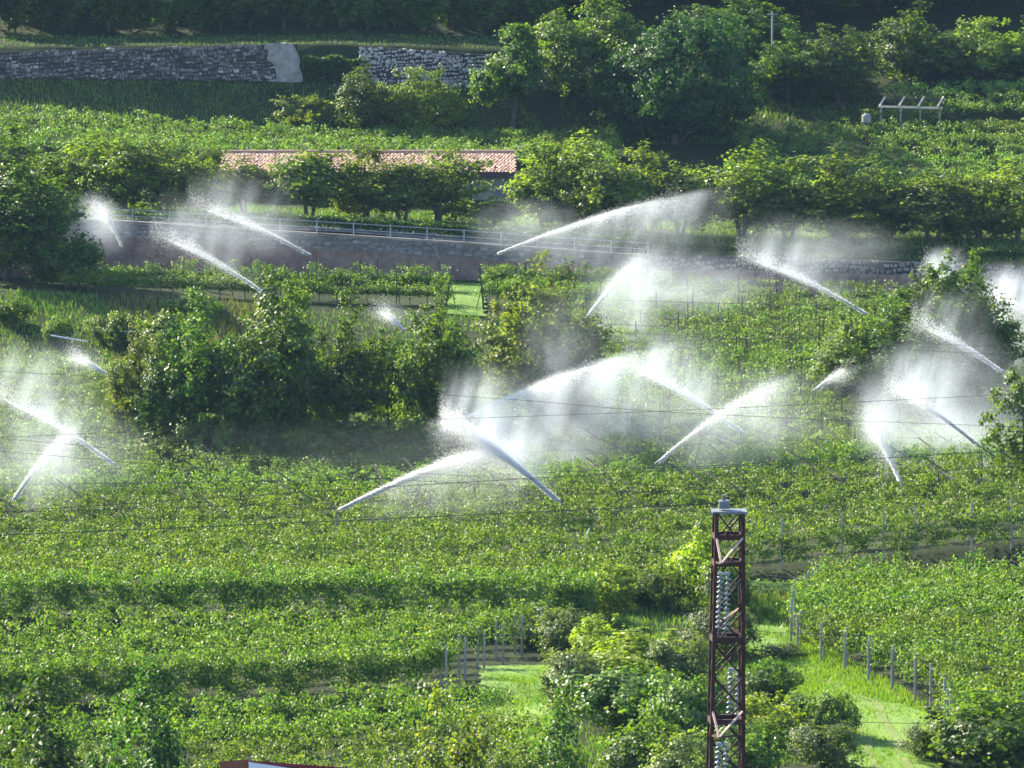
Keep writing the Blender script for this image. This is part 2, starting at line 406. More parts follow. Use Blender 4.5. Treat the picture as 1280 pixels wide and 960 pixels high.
ep = lambda k, t: dict(endpost=[(0.998, -0.9), (0.985, 0.3)])
field(8, (-70, 241, 735, 241), (-70, 266.2, 572, 266.2), 'of the vines on the lowest terrace at bottom left', 'vine rows on the lowest left terrace',
      dict(width=1.8, leaf=0.20, curtain=0.5))
field(6, (-70, 267.8, 548, 267.8), (-70, 285.9, 690, 285.9), 'of the vine terrace ending in pale posts by the grass patch', 'vine rows on the second left terrace',
      dict(width=1.75, leaf=0.20), first=dict(curtain=4.5, cbot=-.3, crec=.75, hlo=1.95, hhi=2.2, width=2.2), each=lambda k, t: dict(endpost=[(0.997, -1.1), (0.985, 0.2)]))
field(6, (-70, 287.9, 722, 287.9), (-70, 306, 935, 306), 'of the vines on the wide terrace above the long dark ledge', 'vine rows on the third left terrace',
      dict(width=1.75, leaf=0.20), first=dict(curtain=4.5, cbot=-.3, crec=.75, hlo=2.05, hhi=2.3, width=2.2))
field(4, (-70, 307, 1340, 306.8), (-70, 321, 1340, 325), 'of the vines between the wide terrace and the slanted arms', 'vine rows across the middle',
      dict(width=1.9, leaf=0.20), first=dict(curtain=2.2, cbot=0.1, crec=.1, hlo=1.9, hhi=2.2, postmesh=POST_TALL, endpost=[(t, -.8) for t in (0.742, 0.795, 0.832, 0.86, 0.91, 0.945, 0.975)]))
field(9, (-70, 322, 1340, 327), (-70, 353.5, 1340, 353.5), 'in the sprinkled vine field with slanted dark pergola arms', 'vine rows in the sprinkled field of slanted arms',
      dict(width=2.0, leaf=0.20), each=lambda k, t: dict(arms=11, wire=(k % 3 == 0), posts=6, postmesh=POST_THIN))
field(17, (690, 355, 1150, 356), (640, 409, 1120, 409), 'in the pale young vine plot behind the big spray', 'vine rows in the pale young plot',
      dict(mat=VINE_YOUNG, vertical=True, dens=1.25, leaf=0.2), each=lambda k, t: dict(posts=8, postmesh=POST_THIN, wire=(k in (3, 8, 12))))
field(8, (-70, 354, 175, 355), (-70, 379, 140, 380), 'in the small left-edge vine plot below the grassy bank', 'vine rows in the small left plot', dict(leaf=0.20))
field(2, (70, 397.5, 560, 398), (100, 411, 560, 411), 'of vines on posts below the left road wall', 'vine rows below the road wall',
      dict(leaf=0.2, width=1.6, hlo=1.05, hhi=1.55, curtain=2.5, cbot=0.7, dens=1.2), each=lambda k, t: dict(posts=9, stems=26, postmesh=POST_THIN))
field(2, (600, 397.5, 800, 398), (605, 411, 860, 411), 'of vines on posts right of the bright grass gap', 'vine rows below the road wall',
      dict(leaf=0.2, width=1.8, hlo=1.5, hhi=2.1, curtain=2.5, cbot=0.8, dens=1.2), each=lambda k, t: dict(posts=5, stems=10, postmesh=POST_THIN))
field(5, (-70, 449, 770, 449), (-70, 462, 770, 462), 'of the vine slope behind the tiled barn roof', 'vine rows behind the barn',
      dict(mat=VINE_FAR, leaf=0.24, dens=0.85))
field(9, (890, 436, 1345, 436), (925, 462, 1345, 462), 'of the upper right vine slope below the slatted pergola', 'vine rows on the upper right slope',
      dict(mat=VINE_FAR, leaf=0.24, dens=0.85))
field(3, (1130, 464.5, 1345, 464.5), (1100, 471.5, 1345, 471.5), 'of the highest right vine strip above the slatted pergola', 'vine rows on the highest right strip',
      dict(mat=VINE_FAR, leaf=0.24, dens=0.85))
field(19, (1190, 247, 1360, 247), (1000, 305, 1360, 305), 'of the lower right vine slope beside the grass track', 'vine rows on the lower right slope',
      dict(width=2.0, leaf=0.20, curtain=1.2, cbot=0.5), ufun=lambda Y: float(np.interp(Y, [244, 258, 264, 280, 292, 303], [1195, 1178, 1140, 985, 990, 1020])),
      each=lambda k, t: dict(endpost=[(0.004, -0.9), (0.02, 0.6)]))

# ------------------------------------------------------------------ trees and bushes
def crown_data(rx, ry, rz, zc, ncl, nl, cr, lobes, seed, droop=0.0, shell=0.45, taper=0.0, plumes=0):
    r = np.random.default_rng(seed)
    LD = unit(r.normal(size=(lobes, 3))*np.array([1, 1, 0.9])); LA = r.uniform(0.1, 0.55, lobes)
    d = unit(r.normal(size=(ncl, 3)))
    rad = (r.random(ncl)*(1-shell)+shell)**0.8
    amp = 0.72+(np.clip((d@LD.T-0.55)/0.45, 0, 1)*LA).sum(1)
    E = d*(rad*np.minimum(amp, 1.3)*np.where(r.random(ncl) < .12, r.uniform(1.0, 1.22, ncl), 1))[:, None]
    if plumes:
        pa = np.linspace(0, 2*np.pi, plumes, endpoint=False)+r.uniform(-.4, .4, plumes); pr = r.uniform(.25, .75, plumes); pr[0] = 0.1
        prad = r.uniform(.30, .50, plumes); phz = r.uniform(.5, .82, plumes)*(1-.25*pr); pz = r.uniform(-.42, .16, plumes)-.1*pr
        pz[0] = .15; phz[0] = .85
        w = prad*phz; pi = r.choice(plumes, ncl, p=w/w.sum())
        Cn = np.stack([np.cos(pa)[pi]*pr[pi]+E[:, 0]*prad[pi], np.sin(pa)[pi]*pr[pi]+E[:, 1]*prad[pi], pz[pi]+E[:, 2]*phz[pi]], 1)
        out = unit(E*np.array([1, 1, .7])+0.35*Cn+1e-4)
    else:
        Cn = E.copy(); out = unit(E+1e-4)
    if taper: Cn[:, :2] *= (1-taper*np.clip((Cn[:, 2:]+0.6), 0, 1.6)/1.6)
    Cn = Cn*np.array([rx, ry, rz])+np.array([0, 0, zc])
    Cn[:, 2] = np.maximum(Cn[:, 2], zc-rz*1.02)
    ci = np.repeat(np.arange(ncl), nl); n = len(ci)
    csz = r.uniform(0.6, 1.3, ncl)*cr
    # sprays: leaves strung along a short twig leaving the clump outward
    tw = unit(out*.8+0.7*r.normal(size=(ncl, 3))+np.array([0, 0, 0.55-1.6*droop]))
    tt = r.uniform(-1, 1.3, n)[:, None]
    off = r.normal(size=(n, 3))*csz[ci][:, None]*np.array([0.48, 0.48, 0.36])+tw[ci]*tt*csz[ci][:, None]*1.15
    P = Cn[ci]+off
    N = out[ci]*0.6+unit(off)*.45+np.array([0, 0, 0.3])+r.normal(size=(n, 3))*0.35
    return Cn, P, N
TEMPL = {}
def template(key, mat, rx, rz, zc, ncl, nl, cr, lobes, leaf, seed, trunk_r, droop=0, shell=0.45, taper=0.0, limbs=26, ry=None, multi=1, plumes=0):
    ry = ry or rx
    Cn, P, N = crown_data(rx, ry, rz, zc, ncl, nl, cr, lobes, seed, droop, shell, taper, plumes)
    S = leaf*np.random.default_rng(seed+1).uniform(0.6, 1.3, len(P))
    cm = leaf_mesh('crown', P, N, S, mat)
    r = np.random.default_rng(seed+2); m = MB()
    for q in range(multi):
        a = 2*math.pi*q/multi+0.4; sp = 0 if multi == 1 else rx*0.28
        top = zc+rz*0.55
        pts = [(sp*math.cos(a)*f*1.2+0.06*rx*math.sin(3*f+a), sp*math.sin(a)*f*1.2+0.05*rx*math.cos(4*f), -0.4+f*(top+0.4)) for f in (0, .18, .4, .65, 1)]
        m.tube(pts, [trunk_r*1.25, trunk_r, trunk_r*0.8, trunk_r*0.5, trunk_r*0.15], 7)
    for k in r.choice(len(Cn), min(limbs, len(Cn)), replace=False):
        c = Cn[k]; zb = max(0.25*zc, min(c[2]-0.25*np.hypot(c[0], c[1])-0.3, top*0.9))
        s = Vector((0.04*rx, 0.02*rx, zb)); e = Vector(c); mid = (s+e)/2+Vector((0, 0, -0.12*rz))
        w = trunk_r*0.42*(1-zb/(zc+rz)*0.6)
        m.tube([s, mid, e], [w, w*0.6, w*0.18], 5)
    TEMPL[key] = (cm, m.mesh('trunk', BARK, smooth=True), float(np.percentile(np.abs(P[:, :2]), 97.5)), float(np.percentile(P[:, 2], 99.3)))      # half width, height
# unit trees in metres
template('slim', TREE, 1.35, 2.6, 3.0, 120, 60, 0.42, 7, 0.24, 11, 0.09, taper=0.45)
template('slim_b', TREE, 1.45, 2.7, 3.0, 120, 60, 0.42, 7, 0.24, 12, 0.09, taper=0.3)
template('apple', TREE_APPLE, 2.5, 3.2, 3.5, 130, 60, 0.40, 8, 0.20, 21, 0.13, multi=2, plumes=6)
template('apple_b', TREE_APPLE, 2.3, 3.3, 3.5, 120, 60, 0.40, 9, 0.20, 22, 0.12, multi=3, plumes=5)
template('apple_c', TREE_OLIVE, 2.4, 3.0, 3.4, 120, 60, 0.40, 9, 0.19, 23, 0.12, multi=2, shell=0.3, plumes=5)
template('big', TREE, 4.2, 5.8, 6.4, 300, 80, 0.55, 13, 0.25, 31, 0.26, limbs=46, plumes=8)
template('big_b', TREE, 3.9, 5.9, 6.4, 290, 80, 0.55, 14, 0.25, 32, 0.26, limbs=46, multi=2, plumes=6)
template('big_olive', TREE_OLIVE, 4.6, 5.8, 6.4, 300, 70, 0.52, 13, 0.24, 33, 0.24, limbs=46, multi=2, shell=0.35, plumes=7)
template('round_dark', TREE_DARK, 5.6, 4.9, 5.4, 520, 80, 0.62, 10, 0.30, 41, 0.34, shell=0.6)
template('spread', TREE, 5.0, 5.4, 6.0, 360, 75, 0.62, 12, 0.26, 42, 0.3, droop=0.35, plumes=9)
template('feather', TREE_APPLE, 4.6, 3.6, 4.6, 380, 70, 0.6, 12, 0.25, 43, 0.25, shell=0.5, plumes=9)
template('pear', TREE, 2.6, 4.2, 4.9, 260, 70, 0.5, 9, 0.25, 44, 0.16, taper=0.35, droop=0.3, plumes=4)
template('droopy', TREE, 2.2, 3.6, 5.0, 62, 60, 0.45, 12, 0.22, 45, 0.13, droop=1.2, shell=0.3)
template('bush', BUSH, 1.6, 1.25, 1.3, 130, 55, 0.32, 9, 0.17, 51, 0.05, limbs=14, multi=3)
template('bush_lime', BUSH_LIME, 1.6, 1.35, 1.4, 120, 50, 0.32, 9, 0.19, 52, 0.05, limbs=14, multi=3)
template('bush_grey', BUSH_GREY, 1.7, 1.4, 1.45, 150, 55, 0.30, 9, 0.15, 53, 0.05, limbs=14, multi=3)
template('bush_dark', TREE, 1.8, 1.4, 1.45, 150, 55, 0.33, 9, 0.17, 54, 0.06, limbs=14, multi=3)
template('big_dark', TREE_DARK, 4.2, 5.8, 6.4, 330, 80, 0.55, 13, 0.24, 61, 0.26, limbs=46, plumes=9)
template('wide', TREE, 3.2, 2.8, 2.9, 210, 65, 0.45, 11, 0.22, 56, 0.14, multi=2, plumes=7)
template('wide_b', TREE_APPLE, 3.3, 2.9, 3.0, 200, 65, 0.45, 11, 0.22, 57, 0.14, multi=3, plumes=8)
template('spiky', TREE_APPLE, 1.9, 1.5, 1.6, 46, 60, 0.34, 12, 0.18, 55, 0.06, limbs=30, multi=4, shell=0.6)

def tree(kind, u, vtop, width, Y, label, group=None, name='tree', cat='tree', sx=1.0):
    cm, tm, hw, H = TEMPL[kind]
    g = float(gz(u, Y)); h = max(0.6, Zv(vtop, Y)-g); w = width*Y/F/2
    o = thing(name, (X(u, Y), Y, g), label, cat, group, rz=random.uniform(0, 6.283))
    k = h/(H*1.0); kx = w/(hw*1.0)
    c = link('crown', cm, o); c.scale = (kx, kx, k)
    t = link('trunk', tm, o); t.scale = (kx*0.5+k*0.5, kx*0.5+k*0.5, k)
    return o

# top orchard above the dry stone wall
for k in range(20):
    u = -15+k*36.5+random.uniform(-5, 5)
    tree('slim' if k % 2 else 'slim_b', u, -42+random.uniform(-14, 12), 50+random.uniform(-5, 7), 485.5+random.uniform(-.5, .5),
         f'slim dark orchard tree above the stone wall, {ORD[k]} from the left in the front row', 'slim orchard trees above the stone wall', 'orchard_tree')
for k in range(19):
    u = 4+k*36.5+random.uniform(-5, 5)
    tree('slim_b' if k % 2 else 'slim', u, -34+random.uniform(-12, 10), 48, 492+random.uniform(-.5, .5),
         f'slim orchard tree in the shaded second row above the stone wall, {ORD[k]} from the left', 'slim orchard trees in the second row', 'orchard_tree')
# trees on and behind the shaded bank
for a in [
 ('spiky', 375, 118, 74, 465, 'small spiky-branched shrub on the shaded bank below the pale wall patch'),
 ('wide', 455, 90, 80, 464.5, 'small leafy tree on the bank below the gap in the stone wall'),
 ('wide_b', 527, 88, 98, 464.3, 'rounded bushy tree below the right end of the stone wall'),
 ('pear', 641, 34, 84, 466, 'tall tapering tree hiding the right end of the stone wall'),
 ('spread', 748, -4, 142, 469.5, 'large spreading tree between the tapering tree and the round dark tree'),
 ('round_dark', 848, 26, 196, 463.5, 'big round dark tree with a sunlit left shoulder above the vines'),
 ('big', 922, -14, 140, 481, 'tall tree directly behind the right shoulder of the round dark tree'),
 ('big', 985, 42, 104, 472, 'leafy tree right of the round dark tree, in front of the pale pole'),
 ('big_b', 1052, 38, 104, 471, 'leafy light tree left of the slatted pergola, tops in upright sprays'),
 ('wide', 1146, 20, 124, 477, 'feathery tree on the ridge just above the slatted pergola'),
 ('wide_b', 1222, 26, 130, 478, 'feathery tree on the ridge right of the one above the slatted pergola'),
 ('wide', 1290, 34, 110, 479, 'feathery tree at the right edge above the highest vine strip'),
 ('big_b', 1012, -50, 150, 493, 'dark tall tree at the top edge behind the pale pole'),
 ('big', 1100, -46, 170, 494, 'dark tall tree at the top edge left of the feathery ridge trees'),
 ('round_dark', 1225, -58, 190, 496, 'shaded dark tree at the top right behind the feathery ridge trees'),
 ('big_b', 812, -52, 150, 493, 'dark tall tree at the top edge behind the round dark tree'),
 ('big', 872, -56, 140, 497, 'tall shaded tree at the top edge, second behind the round dark tree'),
 ('big', 706, -48, 110, 492, 'dark tree at the top edge where the slim orchard rows end'),
 ('big', 1165, -62, 150, 500, 'farthest dark tree at the top edge above the feathery ridge trees')]:
    tree(*a, group='trees on the upper bank')
# orchard along the road
row = [(98, 172, 96, 426, 'apple'), (152, 176, 92, 424, 'apple_b'), (205, 176, 96, 425, 'apple'), (258, 184, 80, 424, 'apple_b'), (303, 198, 68, 426, 'apple_c'),
       (388, 182, 84, 424, 'apple_c'), (456, 180, 80, 425, 'apple_b'), (502, 196, 66, 424, 'apple_c'), (546, 186, 104, 425, 'apple'), (617, 246, 62, 424, 'apple_c'),
       (682, 178, 90, 426, 'apple_b'), (742, 176, 120, 424, 'apple'), (802, 188, 80, 425, 'apple_b'), (852, 208, 70, 424, 'apple_c'), (925, 186, 120, 425, 'apple'),
       (985, 222, 80, 424, 'apple_c'), (1050, 194, 126, 424, 'apple_b'), (1112, 210, 98, 426, 'apple'), (1166, 214, 98, 424, 'apple_c'), (1222, 222, 90, 425, 'apple_b'), (1274, 208, 104, 424, 'apple')]
for k, (u, vt, w, Y, kd) in enumerate(row):
    tree(kd, u, vt, w*1.08, Y, f'sunlit fruit tree along the road above the wall, {ORD[k]} from the left', 'fruit trees along the road', 'fruit_tree')
for a in [
 ('big', 10, 168, 170, 407, 'big dark tree at the left edge beside the road wall'),
 ('bush_dark', 88, 290, 70, 404, 'dark ivy-like shrub leaning right of the big left tree')]:
    tree(*a)
# trees in the middle of the slope
for a in [
 ('big_olive', 180, 410, 90, 358, 'thin olive-green tree at the left end of the middle grove'),
 ('big', 243, 374, 124, 356, 'broad dark tree, left of the tallest in the middle grove'),
 ('big_b', 347, 360, 130, 355.5, 'tallest dark tree near the centre of the middle grove'),
 ('big', 430, 378, 100, 357, 'dark tree right of the tallest one in the middle grove'),
 ('big_b', 488, 420, 60, 366, 'slim dark tree in the middle grove standing behind its neighbours'),
 ('big', 549, 358, 106, 357, 'dark tree with ragged top at the right end of the middle grove'),
 ('big_olive', 674, 346, 160, 362, 'airy olive-green tree half veiled by the tall central spray')]:
    tree(*a, group='trees of the middle grove')
for a in [
 ('big_b', 1200, 326, 122, 372, 'tall ragged tree at the right with white mist behind it'),
 ('big', 1120, 372, 158, 367, 'rounded tree in front of the ragged one on the right'),
 ('big_olive', 1062, 392, 116, 368, 'low light tree at the left end of the right-hand group'),
 ('big', 1182, 420, 130, 371, 'dark shaded tree behind the mist on the right'),
 ('big_b', 1156, 352, 110, 373, 'leafy tree behind, between the rounded tree and the ragged one on the right'),
 ('droopy', 1282, 460, 92, 331, 'tree with drooping branches at the right edge before the vines')]:
    tree(*a, group='trees on the right of the slope')
# bushes in the overgrown strip
for a in [
 ('bush_lime', 764, 706, 78, 293, 'round yellow-green bush right of the end of the long dark ledge'),
 ('bush', 816, 714, 76, 295, 'green bush between the round yellow-green bush and the pylon top'),
 ('bush_lime', 872, 668, 78, 298, 'tall yellow-green shrub left of the upper pylon'),
 ('bush', 905, 706, 70, 293, 'dark green shrub behind the upper insulators of the pylon'),
 ('bush', 722, 728, 50, 290, 'small green bush at the end of the long dark ledge'),
 ('bush_grey', 704, 762, 80, 279, 'grey-green bush beside the pale row-end posts'),
 ('bush_lime', 748, 772, 80, 275, 'small bright lime bush above the large lime bush'),
 ('bush_lime', 800, 790, 140, 268, 'large bright lime bush in the middle of the overgrown strip'),
 ('bush_grey', 722, 815, 96, 262, 'silvery bush right of the bright grass patch'),
 ('bush', 785, 838, 150, 257, 'green low bush under the large lime bush'),
 ('bush_grey', 850, 800, 90, 266, 'grey-green bush left of the middle pylon'),
 ('bush', 865, 850, 96, 251, 'green bush at the left foot of the visible pylon'),
 ('bush_grey', 905, 762, 90, 277, 'pale grey-green bush behind the middle pylon'),
 ('bush_lime', 955, 870, 90, 250, 'bright lime bush right of the lower pylon'),
 ('bush_dark', 958, 826, 76, 263, 'dark bush right of the middle pylon beside the track'),
 ('bush', 1040, 868, 56, 252, 'small green bush nearest the worn wheel tracks'),
 ('bush_grey', 1160, 905, 60, 246, 'weedy clump on the right verge of the grass track'),
 ('bush', 1000, 868, 70, 254, 'green bush on the left verge of the grass track'),
 ('bush_grey', 1030, 905, 90, 244, 'grey-green bush at the bottom on the left verge of the track'),
 ('bush_grey', 978, 806, 60, 277, 'weedy bush between the two bright parts of the grass track'),
 ('bush', 920, 905, 100, 242, 'dense green bush behind the lowest insulators'),
 ('bush', 960, 728, 90, 300, 'soft green shrub below the right-hand terrace posts'),
 ('bush_grey', 1010, 722, 80, 303, 'tall weedy shrub between the terrace posts and the right slope'),
 ('bush_dark', 800, 900, 110, 240, 'dark bush at the bottom edge left of the pylon'),
 ('bush_grey', 850, 920, 110, 234, 'pale bush at the bottom edge close to the pylon'),
 ('bush_grey', 660, 772, 60, 284, 'small silvery bush behind the last pale row-end posts'),
 ('bush', 152, 392, 44, 387, 'bush on the left bank below the pale horizontal pipe'),
 ('bush_dark', 14, 372, 46, 391, 'shaded bush at the far left of the grassy bank'),
 ('bush', 70, 398, 36, 387, 'small bush above the white slanting pipe'),
 ('bush_grey', 128, 396, 36, 388, 'weedy grey clump right of the white slanting pipe'),
 ('bush', 215, 392, 80, 385, 'weedy bush on the left bank beside the middle grove'),
 ('bush', 262, 524, 84, 353.5, 'undergrowth bush at the foot of the broad grove tree'),
 ('bush_dark', 300, 526, 84, 354, 'dark undergrowth between the broad and the tallest grove tree'),
 ('bush_grey', 336, 530, 80, 353.2, 'pale undergrowth bush under the tallest grove tree'),
 ('bush', 395, 526, 96, 353.6, 'undergrowth bush right of the tallest grove trunk'),
 ('bush_dark', 455, 524, 100, 354, 'dark undergrowth under the right half of the middle grove'),
 ('bush', 520, 530, 84, 353.5, 'undergrowth bush left of the tall arc of water'),
 ('bush_dark', 215, 530, 90, 353.8, 'dark undergrowth at the left end of the middle grove'),
 ('bush', 366, 536, 66, 353, 'low undergrowth bush between the two central grove trunks'),
 ('bush_grey', 488, 536, 70, 353.2, 'pale undergrowth left of the last grove tree'),
 ('bush', 570, 530, 80, 355, 'undergrowth bush under the last grove tree behind the tall arc'),
 ('bush_grey', 612, 512, 90, 361, 'pale bush between the grove and the airy olive tree'),
 ('bush', 700, 506, 110, 361, 'bush at the foot of the airy olive tree in the mist'),
 ('bush_grey', 1100, 500, 110, 363, 'pale bush in the mist under the right trees'),
 ('bush_dark', 1050, 492, 80, 366, 'dark bush at the left foot of the right trees'),
 ('bush', 240, 372, 60, 395, 'small leafy bush above the broad grove tree')]:
    tree(*a, group='bushes', name='bush', cat='bush')
for a in [('big_dark', 70, 872, 240, 205, 'dark tree top at the bottom left corner, left of its twin'), ('big_dark', 205, 862, 200, 208, 'dark tree top at the bottom left, right of its twin'),
          ('big_olive', 585, 898, 190, 204, 'dark tree top at the bottom edge right of the red roof'), ('big_dark', 710, 908, 170, 202, 'dark tree top at the bottom edge left of the pylon bushes'),
          ('bush_dark', 1240, 872, 170, 243, 'dark leafy bush in the bottom right corner')]:
    tree(*a, group='tree tops along the bottom edge')

# hedge above the road wall
def hedge(u0, u1, Y, h, w, label, mat, name='hedge'):
    x0, x1 = X(u0, Y), X(u1, Y); n = int((x1-x0)*w*h*260)
    t = rng.uniform(0, 1, n); x = x0+(x1-x0)*t; g = gz(640+x*F/Y, Y)
    hh = h*(0.85+0.2*vnoise(x*1.2, 0*x, u0)); zz = hh*rng.beta(2, 1, n); y = Y+rng.normal(0, w*0.3, n)
    root = thing(name, (x0, Y, float(gz(u0, Y))), label, 'hedge')
    P = np.stack([x, y, g+zz], 1)-np.array(root.location)
    N = rng.normal(size=(n, 3))*0.6+np.array([0, -0.3, 0.5])
    link('foliage', leaf_mesh('foliage', P, N, 0.2*rng.uniform(.6, 1.3, n), mat), root)
hedge(60, 330, 416.4, 0.9, 0.8, 'low dark hedge above the left end of the road wall', TREE_DARK)
hedge(330, 830, 416.6, 1.4, 0.9, 'long low dark hedge between the fruit trees and the road wall', TREE_DARK)
hedge(378, 452, 471.4, 2.7, 0.8, 'dark ivy hedge filling the gap in the dry stone wall', TREE_DARK)
hedge(1175, 1290, 463.2, 1.6, 0.9, 'olive hedge right of the slatted pergola', TREE_OLIVE)
hedge(840, 1300, 417, 0.8, 0.8, 'low dark hedge above the misty right part of the road wall', TREE_DARK)

# grass: stuff nobody could count
def grass(name, areas, mat, label, hgt, per):
    Ps = []; Hs = []
    for (uL0, uR0, Y0, uL1, uR1, Y1, d, hm) in areas:
        ar = (uR0-uL0+uR1-uL1)/2*Y0/F*(Y1-Y0); n = int(ar*per*d)
        t = rng.uniform(0, 1, n); s = rng.uniform(0, 1, n); Y = Y0+(Y1-Y0)*t
        u = (uL0+(uL1-uL0)*t)*(1-s)+(uR0+(uR1-uR0)*t)*s
        keep = rng.random(n) < 0.55+0.5*vnoise(u*0.05, Y*0.5, 4)
        u = u[keep]; Y = Y[keep]
        Ps.append(np.stack([(u-640)*Y/F, Y, gz(u, Y)+0.03], 1)); Hs.append(np.full(len(u), hm))
    P = np.concatenate(Ps); H = np.concatenate(Hs); n = len(P)
    h = hgt*H*rng.uniform(.5, 1.4, n); a = rng.uniform(0, 6.28, n); w = 0.02+0.022*rng.random(n)+0.025*h
    d = np.stack([np.cos(a), np.sin(a), 0*a], 1)*w[:, None]
    lean = rng.normal(size=(n, 3))*0.28; lean[:, 2] = 1
    V = np.stack([P-d, P+d, P+lean*h[:, None]], 1).reshape(-1, 3)
    Fc = np.arange(3*n).reshape(-1, 3)
    o = link(name, mesh(name, V, Fc, mat)); tag(o, label, 'grass', None, 'stuff')
grass('bank_grass', [(-60, 700, 463.5, -60, 640, 471, 1, 1), (-60, 720, 474, -60, 720, 484, .25, .7), (-60, 330, 380, -60, 120, 398, 1.2, 1.2), (700, 1100, 463, 700, 1100, 473.5, 1, 1),
                     (-60, 850, 415.5, -60, 850, 419, 1, .8), (560, 605, 396, 560, 605, 412, 1, .7), (690, 1000, 245, 690, 1000, 300, 1.2, 1.1),
                     (930, 1040, 293, 940, 1060, 304, 4, 2.4), (690, 1130, 354, 640, 1110, 410, 0.35, .8), (850, 1300, 415.5, 850, 1300, 419, 1, .8),
                     (560, 700, 262, 560, 700, 268.4, 1, 1) , (150, 720, 352, 150, 720, 372, 1, 1.3), (1030, 1300, 354, 1030, 1300, 372, 1, 1.3), (-60, 1300, 419, -60, 1300, 434, .7, 1.3), (170, 700, 372, 170, 700, 397, .6, 1)],
      GRASSB, 'rough green grass on the banks and terrace edges', 0.3, 40)
grass('dry_grass', [(140, 300, 384, 130, 330, 398, 1.1, 1.4), (-60, 40, 381, -60, 30, 386, 1, 1), (930, 1040, 296, 940, 1060, 304, 1, 2.4)],
      GRASSD, 'straw coloured weeds on the left bank and below the posts', 0.4, 30)

# bright mown grass: track and patch
def patch(name, pts, label, kind='structure'):
    """pts: outline in (u,Y)"""
    from mathutils.geometry import tessellate_polygon
    pu = np.array(pts, float)
    # resample into a strip grid between left and right chains
    half = len(pu)//2; Lc = pu[:half]; Rc = pu[half:][::-1]
    tt = np.linspace(0, 1, 40); nn = 8
    def chain(Cc, t): k = np.linspace(0, 1, len(Cc)); return np.stack([np.interp(t, k, Cc[:, 0]), np.interp(t, k, Cc[:, 1])], 1)
    A = chain(Lc, tt); B = chain(Rc, tt); V = []
    for i in range(40):
        A[i, 0] += 3*math.sin(i*1.9); B[i, 0] += 3*math.sin(i*1.3+1)
        for j in range(nn):
            q = A[i]*(1-j/(nn-1))+B[i]*j/(nn-1); p = G(q[0], q[1]); p.z += 0.10+0.10*float(vnoise(p.x*.8, p.y*.8, 2)); V.append(p)
    Fc = [(i*nn+j, i*nn+j+1, (i+1)*nn+j+1, (i+1)*nn+j) for i in range(39) for j in range(nn-1)]
    o = link(name, mesh(name, V, Fc, LAWN, smooth=True)); tag(o, label, None, None, kind)
patch('grass_track', [(1080, 232), (1035, 250), (1000, 262), (950, 270), (930, 288), (985, 288), (985, 280), (1050, 270), (1165, 258), (1185, 232)],
      'bright mown grass track along the right-hand row ends')
patch('grass_patch', [(700, 250), (655, 256), (600, 266), (600, 276), (690, 276), (700, 266), (705, 256), (720, 250)], 'bright mown grass patch by the pale row-end posts')
patch('grass_gap', [(556, 397), (556, 411), (606, 411), (606, 397)], 'bright grass gap between the vine rows under the road wall')
grass('lawn_grass', [(1085, 1183, 233, 1000, 1155, 262, 1, 1), (1000, 1155, 262, 942, 1012, 272, 1, 1), (932, 985, 272, 932, 985, 288, 1, 1), (985, 1160, 262, 985, 1000, 285, 1.2, 1.8), (620, 705, 255, 600, 690, 275, 1, 1)],
      GRASSL, 'short bright grass on the mown track and patch', 0.16, 150)

RUT = plain_mat('worn_track', (0.085, 0.13, 0.022), (0.15, 0.18, 0.045), 1.5, stretch=(1, .4, 1))
def rut(off):
    V = []; n = 30
    for i in range(n):
        Y = 233+i*1.55; c = float(np.interp(Y, [232, 250, 262, 270, 278], [1134, 1104, 1076, 1010, 968]))
        for w in (-.22, .22):
            xx = X(c, Y)+off+w+.12*math.sin(i*1.1+w*3); p = Vector((xx, Y, gxy(xx, Y))); p.z += .135+0.10*float(vnoise(p.x*.8, p.y*.8, 2)); V.append(p)
    tag(link('wheel_track', mesh('wheel_track', V, [(2*i, 2*i+1, 2*i+3, 2*i+2) for i in range(n-1)], RUT, smooth=True)), 'worn wheel track along the grass path', None, None, 'structure')
rut(-.75); rut(.75)
